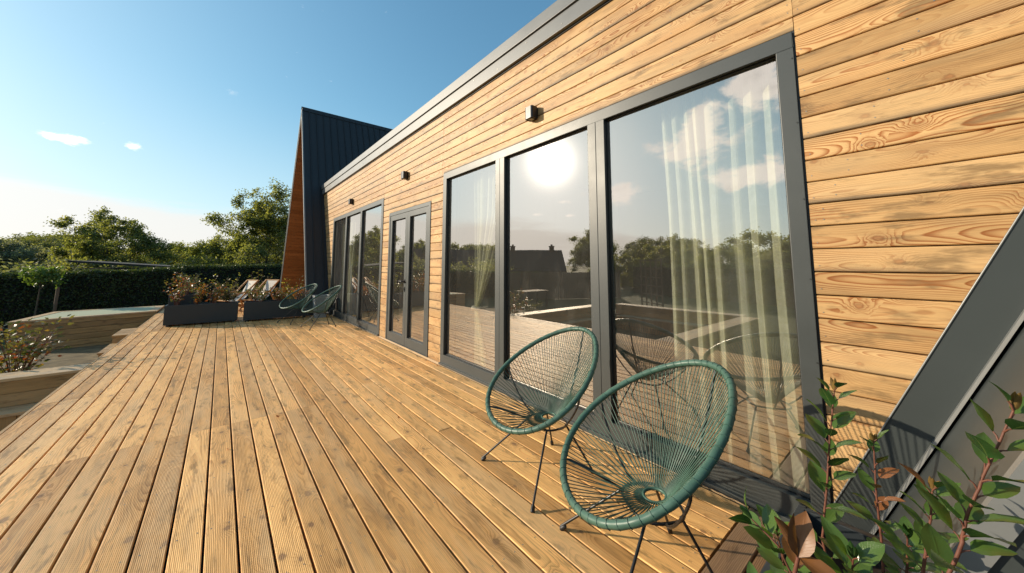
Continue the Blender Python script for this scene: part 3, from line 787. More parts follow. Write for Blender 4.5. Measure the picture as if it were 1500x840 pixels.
# ------------------------------------------------------------------ string chairs
def bez(p0,p1,p2,p3,n):
    out=[]
    for i in range(n+1):
        t=i/n; a=1-t
        out.append(Vector(p0)*a**3+Vector(p1)*3*a*a*t+Vector(p2)*3*a*t*t+Vector(p3)*t**3)
    return out
def make_chair():
    r=empty('string_chair',(0,0,0))
    A,B,E_,KB,T_=.370,.418,.176,.012,R(35.3)
    cz=.577; fw=Vector((1,0,0)); u=Vector((0,1,0)); v=Vector((-math.cos(T_),0,math.sin(T_))); nn=u.cross(v)
    if nn.z<0: nn=-nn
    def rim(t,k=1.0,dn=0.0):
        s,c=math.sin(t),math.cos(t)
        return Vector((0,0,cz))+u*(A*k*c*(1-E_*s))+v*(B*k*s)+nn*(KB*c*c-dn)
    hole=Vector((-.035,0,.300)); hr=.047
    hn=Vector((.10,0,1)).normalized(); hu=u; hv=hn.cross(hu); hv = hv if hv.dot(v)>0 else -hv
    def hp(t,k=1.0): return hole+hu*(hr*k*math.cos(t))+hv*(hr*k*math.sin(t))
    # wrapped rim: the cord turns show as fine rings
    m=MB(); N=620; rows=[]; ns=10
    for i in range(N*2+1):
        t=2*math.pi*i/(N*2); p=rim(t); q=rim(t+.01); T=(q-p).normalized(); n1=nn-T*nn.dot(T); n1.normalize(); b1=T.cross(n1)
        rr=.0152 if i%2==0 else .0146
        if 1.0<t<2.15 or True: rr+=.0006*math.sin(t*37)
        rows.append([p+(n1*math.cos(2*math.pi*k/ns)+b1*math.sin(2*math.pi*k/ns))*rr for k in range(ns)])
    m.grid(rows,True,True); m.build('rim',M['cord'],r)
    # strings
    random.seed(5); st=MB(); NS=58
    for i in range(NS):
        t=2*math.pi*(i+.5)/NS; gap=.0056
        for s in (-1,1):
            dt=s*(.50*2*math.pi/NS/2)+random.uniform(-.006,.006)
            a=rim(t+dt,1.0,.013); th=t+dt*.6
            b_=hp(th)+Vector((0,0,-.004+.006*s)); L=(a-b_).length
            sag=.012*L; mid=(a+b_)/2+Vector((0,0,-sag-.004*random.random()))
            b1=a.lerp(b_,.33)+Vector((0,0,-sag*.9)); b2=a.lerp(b_,.67)+Vector((0,0,-sag*.9))
            st.tube([a,b1,b2,b_],.0020,5,True,False)
        # the loop round the rim
        p=rim(t); q=rim(t+.01); T=(q-p).normalized(); n1=(nn-T*nn.dot(T)).normalized(); b1=T.cross(n1)
        o=[p+T*(.004*math.sin(k*math.pi/4)) +(n1*math.cos(2*math.pi*k/8)+b1*math.sin(2*math.pi*k/8))*.0159 for k in range(8)]
        st.tube(o,.0017,5,True,False,closed=True)
    st.build('string_seat',M['cord'],r)
    ho=MB(); rows=[]
    N=160
    for i in range(N+1):
        t=2*math.pi*i/N; p=hp(t,.97); rad=(p-hole).normalized()
        rr=.0070 if i%2 else .0062
        rows.append([p+(rad*math.cos(2*math.pi*k/8)+hn*math.sin(2*math.pi*k/8))*rr for k in range(8)])
    ho.grid(rows,True,True); ho.build('centre_ring',M['cord'],r)
    # steel frame
    fr=MB(); rr=.0062
    sup=[]
    for i in range(40):
        t=2*math.pi*i/40; c,s=math.cos(t),math.sin(t)
        sup.append(Vector((-.02+.105*abs(c)**.7*(1 if c>0 else -1),.125*abs(s)**.7*(1 if s>0 else -1),.276)))
    fr.tube(sup,rr,8,closed=True)
    for s in (1,-1):
        a=rim(math.radians(90-s*98)); a2=rim(math.radians(90-s*98),.99,.02)
        fr.tube(bez(a2,a2+Vector((0,0,-.05)),Vector((.03,s*.22,.30)),Vector((-.01,s*.124,.276)),10),rr*.9,8)
        fr.tube(bez(rim(math.radians(90-s*150),.99,.02),rim(math.radians(90-s*150),.93,.03),Vector((.14,s*.12,.31)),Vector((.06,s*.09,.277)),8),rr*.9,8)
    top=rim(math.radians(90),.985,.016)
    fr.tube(bez(top,Vector((-.30,0,.62)),Vector((-.245,0,.40)),Vector((-.125,0,.276)),16),rr*.9,8)
    fr.build('frame',M['black'],r)
    for (tx,ty,fx,fy) in ((.06,.100,.30,.285),(.06,-.100,.30,-.285),(-.09,.095,-.215,.200),(-.09,-.095,-.215,-.200)):
        lg=MB(); lg.tube([(tx,ty,.276),(fx,fy,.012)],rr,8); lo=lg.build('leg',M['black'],r)
        fo=MB(); d=(Vector((fx,fy,0))-Vector((tx,ty,.27))).normalized(); p=Vector((fx,fy,.0))
        fo.tube([p-d*.034,p-d*.030,p-d*.006+Vector((0,0,.0)),p+Vector((0,0,.001))],[.0075,.0105,.0115,.009],10); fo.build('foot',M['rubber'],lo)
    return r
ch=make_chair()
ch.location=(1.44,.84,0); ch.rotation_euler=(0,0,R(147.5))
tag(ch,'green string chair nearest the leafy planter, the largest of the four','chair','green string chairs on the deck')
for loc,rz,lb in (((1.645,1.65,0),172,'green string chair just behind the nearest one, in front of the middle pane'),
                  ((1.40,9.15,0),198,'far green string chair on the left, against the long planter'),
                  ((1.66,8.12,0),186,'far green string chair on the right, beside the end window and pale pot')):
    c=copy_tree(ch); c.location=loc; c.rotation_euler=(0,0,R(rz)); c['label']=lb

# ------------------------------------------------------------------ curtains
def curtain(name,ya,yb,zt,zb,x,tie=None,folds=11,seed=1,label='',lean=0.0,amp=.05):
    random.seed(seed); ph=[random.uniform(0,6.28) for _ in range(4)]
    m=MB(); ny=folds*14; nz=48; rows=[]
    for j in range(nz+1):
        z=zt+(zb-zt)*j/nz; q=j/nz
        if tie:
            zt_,yt,wt=tie; dz=(z-zt_); s=min(1,abs(dz)/(1.15 if dz>0 else .9)); s=s**.75
            ce=(ya+yb)/2*(s if dz>0 else s*.55)+yt*(1-(s if dz>0 else s*.55)); wd=(yb-ya)*(s if dz>0 else s*.38)+wt*(1-(s if dz>0 else s*.38))
        else: ce=(ya+yb)/2+lean*q; wd=(yb-ya)*(1-.06*math.sin(q*3.1))
        row=[]
        for i in range(ny+1):
            p=i/ny; warp=p+.034*math.sin(p*8+ph[0]+q*.8)+.020*math.sin(p*19+ph[1]+q*1.8)
            t=2*math.pi*folds*warp
            a=amp*(.75+.35*math.sin(p*13+ph[2]))*(wd/(yb-ya))**.5*(.55+.45*min(1,q*5))
            yy=ce-wd/2+wd*p+ .35*a*math.sin(2*t+1.0)*(1 if True else 0)
            xx=x+a*math.sin(t)+.012*math.sin(q*5+p*6+ph[3])
            row.append((xx,yy,z))
        rows.append(row)
    m.grid(rows,False,True)
    o=m.build(name,M['curtain']); 
    return o
xc=2.92*K+.06
c1=curtain('curtain',.60*K,1.50*K,2.72,.05,xc,None,8,2,lean=-.02,amp=.052); tag(c1,'long pale green curtain hanging loose behind the nearest large pane','curtain')
c2=curtain('curtain',3.72*K,4.50*K,2.72,.05,xc,(.74,4.44*K,.075),7,5,amp=.045); tag(c2,'pale curtain tied back at mid height behind the pane nearest the door','curtain')
tbk=MB(); tbk.tube([(xc+.035*math.cos(a*math.pi/8),4.44*K+.055*math.sin(a*math.pi/8),.74+.01*math.sin(a)) for a in range(16)],.022,8,closed=True); tbk.build('tie_band',M['canvas'],c2)
c3=curtain('curtain',11.0*K,12.2*K,2.72,.05,xc,None,9,9); tag(c3,'curtain behind the farthest pane by the dark gable','curtain')

# ------------------------------------------------------------------ planters
def planter(x0,x1,y0,y1,h,label,rz=0,group='long dark planters on the deck',foot=.035):
    cx,cy=(x0+x1)/2,(y0+y1)/2; r=empty('planter_box',(cx,cy,0),rz); a,b_=(x1-x0)/2,(y1-y0)/2; t=.022
    m=MB()
    m.box((-a,-b_,foot),(a,-b_+t,h)); m.box((-a,b_-t,foot),(a,b_,h)); m.box((-a,-b_+t,foot),(-a+t,b_-t,h)); m.box((a-t,-b_+t,foot),(a,b_-t,h)); m.box((-a+t,-b_+t,foot),(a-t,b_-t,foot+.01))
    m.build('trough',M['planter'],r,.003)
    s=MB(); n1,n2=26,8; rows=[]
    for i in range(n1+1):
        rows.append([(-a+t+(2*a-2*t)*i/n1,-b_+t+(2*b_-2*t)*j/n2,h-.06+.018*noise.noise(Vector((i*.7+cx*9,j*.7,1)))) for j in range(n2+1)])
    s.grid(rows,False,True); s.build('soil',M['soil'],r)
    for sx in (-a+.06,a-.06):
        f=MB(); f.box((sx-.02,-b_+.02,0),(sx+.02,b_-.02,foot-.001)); f.build('foot',M['planter'],r)
    return tag(r,label,'planter',group)
planter(-.83,.36,10.07,10.42,.43,'long dark planter box at the left end of the row, full of reddish plants',R(-3))
planter(.46,1.70,9.83,10.18,.43,'long dark planter box right of the gap, behind the far string chairs',R(-5))
planter(-.83,-.40,10.62,11.7,.60,'dark planter box standing behind the left end of the row')
planter(.28,1.62,.085,.365,.43,'dark planter box in the near right corner holding glossy leafy stems')
# tapered pot
r=empty('tapered_pot',(1.93,9.62,0)); m=MB(); 
def sq(a,z,n=4,rr=.02):
    o=[]
    for cx,cy,a0 in ((1,1,0),(-1,1,90),(-1,-1,180),(1,-1,270)):
        for k in range(n+1):
            q=R(a0+90*k/n); o.append((cx*(a-rr)+rr*math.cos(q),cy*(a-rr)+rr*math.sin(q),z))
    return o
m.grid([sq(.115,0),sq(.165,.50),sq(.170,.53),sq(.152,.53),sq(.150,.44)],True,False); m.face(list(reversed(sq(.115,0)))); m.build('pot_body',M['pot'],r)
s=MB(); s.face(sq(.15,.45)); s.build('soil',M['soil'],r)
tag(r,'pale grey tapered square pot against the wall behind the far string chairs','plant pot')

# ------------------------------------------------------------------ leaves and plants
def leafshape(m,base,dirv,up,L,W,fold=.35,curl=.25,col=None,n=6,mi=0):
    """pointed oval leaf with folded midrib; uv = (along, across)"""
    d=Vector(dirv).normalized(); s=d.cross(Vector(up)); s = s.normalized() if s.length>1e-4 else d.orthogonal().normalized(); nrm=s.cross(d)
    col=col or (random.random(),random.random(),random.random()); rows=[]
    for i in range(n+1):
        t=i/n; w=W*.5*(math.sin(math.pi*min(1,t**.82))**.8 if 0<t<1 else 0.02)
        c=Vector(base)+d*(L*t)-nrm*(curl*L*t*t)
        wave=.03*W*math.sin(t*11+col[0]*9)
        rows.append([c+s*w+nrm*(fold*w+wave),c+s*w*.5+nrm*(fold*w*.42),c,c-s*w*.5+nrm*(fold*w*.42),c-s*w+nrm*(fold*w-wave)])
    m.grid(rows,False,True,lambda i,j:(i/n,j/4),col,mi)
def photinia(name,stems,label,seed,group=None,copper_top=True):
    """stems: list of (points, leaf size, leaf count, copper fraction)"""
    random.seed(seed); o0=Vector(stems[0][0][0]); r=empty(name,(o0.x,o0.y,.37))
    lf=MB(); cf=MB(); sm=MB()
    for pts,L,n,cop in stems:
        pts=[Vector(p)-r.location for p in pts]
        P=[]; 
        for i in range(len(pts)-1):
            for k in range(6): P.append(pts[i].lerp(pts[i+1],k/6)+Vector((random.uniform(-1,1),random.uniform(-1,1),0))*.0006)
        P.append(pts[-1]); mN=len(P)
        sm.tube(P,[.0034-.0020*i/mN for i in range(mN)],7)
        ang=random.uniform(0,6)
        for k in range(n):
            t=.12+.88*(k/(n-1))**.9; i=min(mN-2,int(t*(mN-1))); p=P[i].lerp(P[i+1],t*(mN-1)-i) if i<mN-1 else P[-1]
            T=(P[min(mN-1,i+1)]-P[max(0,i-1)]).normalized()
            ang+=2.4; s=T.orthogonal().normalized(); b=T.cross(s)
            o=(s*math.cos(ang)+b*math.sin(ang))
            lift=.65+.75*t**2+random.uniform(-.2,.3)
            d=(o+T*lift).normalized(); LL=L*(1-.30*max(0,t-.8)/.2)*random.uniform(.62,1.05)
            pe=p+d*(L*.22)
            target=cf if (random.random()<cop*(t>.45)) else lf
            sm.tube([p,p+d*(L*.12)+T*.002,pe],[.0016,.0013,.0010],5)
            leafshape(target,pe,d,T,LL,LL*random.uniform(.50,.64),random.uniform(.10,.32),random.uniform(.05,.4))
        for k in range(3):
            leafshape(cf if cop>0 else lf,P[-1],(P[-1]-P[-2]).normalized()+Vector((random.uniform(-.4,.4),random.uniform(-.4,.4),.2)),Vector((1,0,0)),L*.45,L*.14,.6,.1)
    sm.build('stem',M['stem'],r)
    if lf.f: lf.build('leaves',M['laurel'],r)
    if cf.f: cf.build('young_leaves',M['copper'],r)
    return tag(r,label,'shrub',group)
photinia('leafy_shrub',[([(1.30,.225,.37),(1.28,.241,.542),(1.28,.22,.705),(1.28,.208,.813),(1.28,.191,.935)],.078,25,.03),
    ([(1.24,.26,.37),(1.16,.30,.50),(1.12,.30,.60)],.078,14,0)],'tall upright glossy shrub stem in the near planter, in front of the window corner',11)
photinia('leafy_shrub',[([(.98,.15,.37),(.98,.05,.66),(.98,.003,.803),(.98,-.005,.85),(.98,-.032,.936),(.98,-.066,1.04)],.072,24,.04),
    ([(1.0,.14,.37),(1.02,.06,.56),(1.03,.03,.66)],.07,9,0)],'leaning glossy shrub stem at the right edge of the near planter',12)
photinia('leafy_shrub',[([(1.33,.14,.37),(1.31,.131,.593),(1.30,.131,.689),(1.30,.128,.82)],.062,18,.15),
    ([(1.18,.10,.37),(1.15,.054,.667),(1.15,.042,.739),(1.15,.033,.81)],.062,18,.15),
    ([(1.25,.12,.37),(1.24,.09,.55),(1.22,.08,.66)],.072,18,0)],'bushy low glossy shrub between the two taller stems of the near planter',13)
photinia('leafy_shrub',[([(1.02,.22,.37),(1.0,.225,.55),(1.0,.267,.643),(1.0,.315,.672)],.078,9,0),
    ([(1.1,.2,.37),(1.08,.17,.55),(1.05,.15,.66)],.080,18,0),([(.95,.16,.37),(.93,.12,.58),(.92,.09,.68)],.078,16,.03),([(.90,.24,.37),(.88,.26,.52),(.87,.27,.60)],.078,14,0)],'spreading glossy shrub low in the front of the near planter',14)
photinia('leafy_shrub',[([(.70,.22,.37),(.68,.2,.5),(.66,.18,.60)],.075,11,.0),([(.70,.22,.37),(.60,.18,.5),(.55,.14,.58)],.075,11,.0)],'low shrub at the camera end of the near planter',15)
# big copper young shoot
random.seed(6); r=empty('copper_leaf_shoot',(.86,.205,.37)); sm=MB(); o=r.location
pp=[Vector((.86,.205,.37))-o,Vector((.855,.212,.58))-o,Vector((.85,.205,.70))-o,Vector((.85,.197,.735))-o]
sm.tube(pp,[.005,.004,.0035,.003],7); sm.build('stem',M['stem'],r)
lf=MB(); tip=pp[-1]
leafshape(lf,tip,(-.05,.40,.95),(1,0,0),.072,.024,.8,.25)
leafshape(lf,tip,(.25,-.12,1.0),(-1,0,.1),.075,.044,.35,.30)
leafshape(lf,tip,(.0,.02,1.0),(0,1,0),.075,.024,.9,.0)
leafshape(lf,tip,(-.15,-.95,-.02),(-.3,0,1),.085,.034,.4,.30)
leafshape(lf,tip+Vector((0,0,-.03)),(-.1,-.5,-.75),(-1,0,.3),.08,.035,.3,.1)
leafshape(lf,tip+Vector((0,0,-.02)),(.8,.3,.2),(0,0,1),.085,.04,.3,.1)
lf.build('leaves',M['rust'],r); tag(r,'large coppery young leaves on a red stalk, nearest plant in the near planter','plant')

def bushy(name,loc,h,rad,nst,nleaf,L,mats,label,cat='shrub',group=None,seed=1,spread=.5,stemr=.006):
    random.seed(seed); r=empty(name,loc); st=MB(); lv=[MB() for _ in mats]
    for s in range(nst):
        a=random.uniform(0,6.283); q=random.uniform(.2,1)*rad
        tip=Vector((math.cos(a)*q,math.sin(a)*q,h*random.uniform(.55,1))); b0=Vector((math.cos(a)*q*.2,math.sin(a)*q*.2,0))
        P=bez(b0,b0+Vector((0,0,h*.35)),tip*.75+Vector((0,0,.0)),tip,10)
        st.tube(P,[stemr*(1-.75*i/10) for i in range(11)],5)
        for k in range(nleaf//nst):
            t=random.uniform(.2,1); i=min(9,int(t*10)); p=P[i].lerp(P[i+1],t*10-i)
            an=random.uniform(0,6.283); d=Vector((math.cos(an),math.sin(an),random.uniform(-.2,.9))).normalized()
            p=p+d*random.uniform(0,spread*rad*.35)
            LL=L*random.uniform(.6,1.2); s_=d.orthogonal().normalized(); s_=(s_+d.cross(s_)*random.uniform(-1,1)).normalized()*LL*.24
            col=(random.random(),random.random(),random.random()); mb=lv[random.randrange(len(mats)) if len(mats)<3 else min(len(mats)-1,int(random.random()**1.3*len(mats)))]
            mb.face([p,p+d*LL*.45+s_,p+d*LL,p+d*LL*.45-s_],None,col)
    st.build('stem',M['stem'] if stemr<.02 else M['bark'],r)
    for mb,mn in zip(lv,mats):
        if mb.f: mb.build('foliage',M[mn],r)
    return tag(r,label,cat,group)
pl=[(-.66,10.25,.62,['redleaf','shrub'],'tallest reddish bush at the left end of the left planter'),(-.38,10.24,.50,['shrub','redleaf'],'bronze and green bush second from the left in the left planter'),
    (-.08,10.24,.48,['shrub','redleaf'],'mixed green and red bush in the middle of the left planter'),(.20,10.22,.42,['shrub'],'low green bush at the right end of the left planter'),
    (.72,10.05,.36,['shrub'],'low green bush at the left end of the right planter'),(1.12,10.0,.40,['redleaf','shrub'],'small orange-tipped bush behind the far left string chair'),
    (1.50,9.96,.34,['redleaf'],'small red-leaved bush at the right end of the right planter')]
for i,(x,y,h,mt,lb) in enumerate(pl): bushy('potted_bush',(x,y,.37),h,.26,12,330,.055,mt,lb,'shrub','bushes in the far planters',30+i)
bushy('potted_bush',(-.62,10.95,.54),.62,.26,11,320,.055,['redleaf','shrub'],'red and green bush in the planter standing behind the row','shrub','bushes in the far planters',44)
bushy('potted_bush',(-.60,11.4,.54),.55,.26,11,320,.055,['shrub'],'green bush at the back of the planter standing behind the row','shrub','bushes in the far planters',45)
bushy('garden_bush',(-2.02,7.95,-.38),.92,.48,22,620,.075,['shrub','shrub','redleaf'],'loose glossy garden bush in front of the timber-sided pool, left of the deck','shrub',None,50,.9)
bushy('garden_bush',(-2.65,7.75,-.38),.62,.40,16,420,.07,['shrub','shrub'],'lower garden bush at the left edge in front of the pool','shrub',None,51,.9)
for i,(x,y,h,lb) in enumerate(((0.1,12.9,1.05,'green bush beyond the deckchairs on the left'),(1.0,13.6,1.15,'green bush just behind the two deckchairs'),(1.75,12.4,.9,'green bush beside the foot of the far gable'),(-.55,13.4,1.0,'bush behind the rear planter'))):
    bushy('garden_bush',(x,y,0),h,.42,16,500,.07,['shrub','tree'],lb,'shrub','bushes at the far end of the deck',60+i)

# ------------------------------------------------------------------ deckchairs
def deckchair():
    r=empty('deckchair',(0,0,0)); w=.28
    def bar(mb,a,b_,hw=.016,hh=.02):
        a=Vector(a); b_=Vector(b_); d=(b_-a); ax=d/2; s=Vector((0,1,0)); n=d.normalized().cross(s)
        mb.obox((a+b_)/2,ax,s*hw,n*hh)
    m=MB()
    for s in (-1,1): bar(m,(.42,s*w,.02),(-.38,s*w,.92))
    m.obox((-.38,0,.92),(0,w+.02,0),(.018,0,0),(0,0,.014)); m.obox((.42,0,.04),(0,w+.02,0),(.018,0,0),(0,0,.014)); m.build('back_frame',M['stickwood'],r)
    m=MB()
    for s in (-1,1): bar(m,(-.42,s*(w-.045),.02),(.46,s*(w-.045),.36))
    m.obox((.46,0,.36),(0,w-.02,0),(.018,0,0),(0,0,.014)); m.obox((-.42,0,.04),(0,w-.02,0),(.018,0,0),(0,0,.014)); m.build('seat_frame',M['stickwood'],r)
    for s in (-1,1):
        m=MB(); bar(m,(-.08,s*(w+.035),.58),(-.34,s*(w+.035),.06)); m.build('prop',M['stickwood'],r)
        m=MB(); bar(m,(-.1,s*(w+.035),.60),(.30,s*(w+.035),.50)); m.build('armrest',M['stickwood'],r)
    P=bez((-.38,0,.925),(-.22,0,.50),(-.02,0,.16),(.46,0,.375),18); c=MB()
    c.grid([[p+Vector((0,y,.004)) for y in (-w+.05,-w*.4,0,w*.4,w-.05)] for p in P],False,True); c.build('sling',M['canvas'],r)
    return r
dc=deckchair(); dc.location=(.42,12.35,0); dc.scale=(.9,.9,.9); dc.rotation_euler=(0,0,R(205)); tag(dc,'left wooden deckchair with pale canvas sling, behind the long planters','deckchair','wooden deckchairs')
d2=copy_tree(dc); d2.location=(.90,12.2,0); d2.rotation_euler=(0,0,R(212)); d2['label']='right wooden deckchair with pale canvas, nearer the dark gable'

# ------------------------------------------------------------------ raised pool, steps, sunken yard
def prism(mb,poly,z0,z1,col=None,mi=0):
    n=len(poly); col=col or (random.random(),random.random(),random.random())
    mb.face([(p[0],p[1],z1) for p in poly],[(p[0],p[1]) for p in poly],col,False,mi)
    mb.face([(p[0],p[1],z0) for p in reversed(poly)],None,col,False,mi)
    for i in range(n):
        a,b_=poly[i],poly[(i+1)%n]; L=math.hypot(b_[0]-a[0],b_[1]-a[1])
        mb.face([(a[0],a[1],z0),(b_[0],b_[1],z0),(b_[0],b_[1],z1),(a[0],a[1],z1)],[(0,0),(L,0),(L,z1-z0),(0,z1-z0)],col,False,mi)
random.seed(77)
FR,FL_,BL,BR=(-1.24,13.20),(-3.39,12.62),(-3.24,14.62),(-1.24,14.75)
r=empty('raised_pool',(-2.3,13.7,GZ)); mb=MB()
def rel(p,o): return (p[0]-o[0],p[1]-o[1])
def inset(f):
    c=((FR[0]+FL_[0]+BL[0]+BR[0])/4,(FR[1]+FL_[1]+BL[1]+BR[1])/4); return [(c[0]+(p[0]-c[0])*f[0],c[1]+(p[1]-c[1])*f[1]) for p in (FR,BR,BL,FL_)]
q1=[rel(p,r.location) for p in inset((1,1))]
zz=0
tops=.06-GZ
while zz<tops-.05:
    prism(mb,q1,zz+.003,min(zz+.125,tops-.036)); zz+=.13
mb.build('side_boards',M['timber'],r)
cp=MB(); qo=[rel(p,r.location) for p in inset((1.015,1.02))]; qi=[rel(p,r.location) for p in inset((.86,.86))]
for i in range(4):
    j=(i+1)%4; prism(cp,[qo[i],qo[j],qi[j],qi[i]],tops-.033,tops)
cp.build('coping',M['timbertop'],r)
cv=MB(); prism(cv,[rel(p,r.location) for p in inset((.858,.858))],tops-.03,tops-.006); cv.build('cover',M['cover'],r)
tag(r,'raised timber-sided pool with flat pale green cover, left of the deck','pool')

r=empty('deck_steps',(-1.5,9.6,GZ))
for i,(y1,y0,z) in enumerate(((11.6,10.6,-.15),(10.6,9.6,-.30),(9.6,8.8,-.45))):
    t=MB(); 
    for k in range(3):
        t.box((-.10,y0-9.6+.02+k*(y1-y0)/3,z-GZ-.03),(.235,y0-9.6+(k+1)*(y1-y0)/3-.002,z-GZ)); 
    t.build('tread',M['timber'],r)
    q=MB(); q.box((-.085,y0-9.6+.035,0),(.235,y1-9.6,z-GZ-.032)); q.build('riser',M['timber'],r)
tag(r,'timber steps going down along the left side of the deck','steps')

def timber_wall(pts,label,ztop=-.002,wid=.37,ledge=True,zbot=-1.25):
    (xa,ya),(xb,yb)=pts; d=Vector((xb-xa,yb-ya,0)); L=d.length; d.normalize(); s=Vector((-d.y,d.x,0))
    r=empty('retaining_wall',(xa,ya,zbot)); m=MB(); h=ztop-zbot
    def B(mb,a0,a1,s0,s1,z0,z1):
        c=d*((a0+a1)/2)+s*((s0+s1)/2)+Vector((0,0,(z0+z1)/2)); mb.obox(c,d*((a1-a0)/2),s*((s1-s0)/2),Vector((0,0,(z1-z0)/2)))
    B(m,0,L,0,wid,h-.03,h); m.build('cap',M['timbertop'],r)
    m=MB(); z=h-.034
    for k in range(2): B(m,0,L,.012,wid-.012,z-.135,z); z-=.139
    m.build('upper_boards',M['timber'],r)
    m=MB(); B(m,0,L,-.30,wid-.012,z-.03,z); m.build('ledge',M['timbertop'],r); z-=.034
    m=MB(); a=0
    while a<L-.02:
        B(m,a,min(a+.115,L),-.28,wid-.02,0,z); a+=.119
    m.build('lower_boards',M['timber'],r)
    return tag(r,label,'wall')
timber_wall([(XL-.03,6.72),(-5.4,6.72)][::-1],'timber retaining wall with pale cap meeting the left edge of the deck')
timber_wall([(-5.42,6.7),(-5.42,3.1)][::-1],'timber retaining wall on the far side of the sunken yard, seen reflected in the glass')
timber_wall([(XL-.03,3.10),(-5.4,3.10)],'timber retaining wall on the near side of the sunken yard, left of the deck')
yd=MB(); yd.face([(-5.4,3.1,GZ+.005),(XL-.03,3.1,GZ+.005),(XL-.03,6.7,GZ+.005),(-5.4,6.7,GZ+.005)]); tag(yd.build('sunken_yard',M['gravel']),kind='structure')

# ------------------------------------------------------------------ hedges
def hedge(pts,h0,h1,th,label,seed,nleaf,leaf=.07,mat='hedge',rough=.12):
    random.seed(seed); (xa,ya),(xb,yb)=pts; d=Vector((xb-xa,yb-ya,0)); L=d.length; d.normalize(); s=Vector((-d.y,d.x,0))
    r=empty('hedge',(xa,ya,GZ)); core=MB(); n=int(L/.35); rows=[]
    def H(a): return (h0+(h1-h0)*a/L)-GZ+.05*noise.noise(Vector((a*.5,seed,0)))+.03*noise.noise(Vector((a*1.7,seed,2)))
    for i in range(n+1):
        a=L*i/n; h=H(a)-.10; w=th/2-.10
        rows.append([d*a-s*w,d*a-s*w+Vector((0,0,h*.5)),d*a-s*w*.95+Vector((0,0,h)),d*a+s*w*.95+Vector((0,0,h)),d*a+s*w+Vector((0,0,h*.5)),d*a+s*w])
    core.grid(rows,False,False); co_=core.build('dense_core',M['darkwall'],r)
    lf=MB()
    for i in range(nleaf):
        a=random.uniform(0,L); h=H(a); q=random.random(); 
        bump=rough*noise.noise(Vector((a*1.2,q*5,seed*3.1)))
        if q<.40: p=d*a-s*(th/2+bump-.05*random.random())+Vector((0,0,random.random()**.8*h))
        elif q<.75: p=d*a+s*random.uniform(-th/2,th/2)+Vector((0,0,h+bump*.5+random.uniform(-.08,.04)))
        else: p=d*a+s*(th/2+bump-.05*random.random())+Vector((0,0,random.random()**.8*h))
        v=Vector((random.gauss(0,1),random.gauss(0,1),random.gauss(0,1)+.4)).normalized(); t=v.orthogonal().normalized(); t=(t+v.cross(t)*random.uniform(-2,2)).normalized()*leaf*.3
        k=leaf*random.uniform(.6,1.3)
        lf.face([p,p+v*k*.5+t,p+v*k,p+v*k*.5-t],None,(random.random()*.7+.3*random.random(),random.random(),0))
    lf.build('foliage',M[mat],r); return tag(r,label,'hedge')
hedge([(-13,17.0),(-1.2,19.6)],.60,1.10,1.1,'long clipped dark hedge behind the covered pool',1,52000,.075)
hedge([(-1.6,20.4),(6,21.2)],1.18,1.27,1.0,'second clipped hedge behind the deckchairs and dark gable',2,20000,.08)
hedge([(-18.5,13.5),(-15.0,-6)],1.20,1.0,1.4,'tall rough hedge across the garden, seen reflected in the nearest pane',3,26000,.12,'hedge',.5)

# ------------------------------------------------------------------ trees
def treemesh(seed,h,rx,trunk_h,nlim,nleaf,leaf,mat,droop=0.0,open_=.5,tr=.09,barkm='bark'):
    random.seed(seed); tr_=MB(); lf=MB(); tips=[]
    top=Vector((random.uniform(-.1,.1)*rx,random.uniform(-.1,.1)*rx,h*.8))
    P=bez((0,0,0),(0,0,h*.3),(random.uniform(-.2,.2)*rx,random.uniform(-.2,.2)*rx,h*.5),top,12)
    tr_.tube(P,[tr*(1-.8*i/12) for i in range(13)],7)
    def branch(p,d,l,r_,lv):
        bend=Vector((random.uniform(-.4,.4),random.uniform(-.4,.4),random.uniform(.0,.5)-droop))
        Q=bez(p,p+d*l*.4,p+d*l*.75+bend*l*.2,p+d*l+bend*l*.4,5)
        tr_.tube(Q,[r_*(1-.65*i/5) for i in range(6)],5 if lv<2 else 4,True,False)
        if lv>=3: tips.append((Q[3],l)); tips.append((Q[-1],l)); return
        for k in range(4 if lv==0 else 3):
            t=random.uniform(.35,1); i=min(4,int(t*5)); q=Q[i].lerp(Q[i+1],t*5-i)
            dd=(d+Vector((random.gauss(0,.65),random.gauss(0,.65),random.gauss(.1,.45)))).normalized()
            branch(q,dd,l*random.uniform(.5,.72),r_*.5,lv+1)
        tips.append((Q[-1],l*.7))
    for i in range(nlim):
        t=trunk_h/h/.8+(1-trunk_h/h/.8)*(i+.5)/nlim; j=min(11,int(t*12)); p=P[j].lerp(P[j+1],t*12-j)
        a=i*2.4+random.uniform(-.4,.4); up=.25+.8*t
        d=Vector((math.cos(a),math.sin(a),up)).normalized()
        l=rx*(.95-.45*abs(t-.45))*random.uniform(.75,1.1)/1.55
        branch(p,d,l,tr*.42*(1-.5*t),0)
    per=max(1,nleaf//max(1,len(tips)))
    for (p,l) in tips:
        sz=max(.12,l*open_)*random.uniform(.6,1.2); cl_=random.random()
        for k in range(int(per*random.uniform(.4,1.6))):
            v=Vector((random.gauss(0,1),random.gauss(0,1),random.gauss(0,.8))); q=p+v*sz*.42
            n=Vector((random.gauss(0,1),random.gauss(0,1),random.gauss(0,1))).normalized(); t=n.orthogonal().normalized()*leaf*.32; kk=leaf*random.uniform(.6,1.3)
            lf.face([q,q+n*kk*.5+t,q+n*kk,q+n*kk*.5-t],None,(min(1,max(0,cl_*.6+random.random()*.4)),0,0))
    return tr_,lf,mat,barkm
def tree(name,spec,loc,label,group=None,rz=0,s=1):
    tr_,lf,mat,bk_=spec; r=empty(name,loc,rz); tr_.build('trunk',M[bk_],r); lf.build('crown',M[mat],r); r.scale=(s,s,s); return tag(r,label,'tree',group)
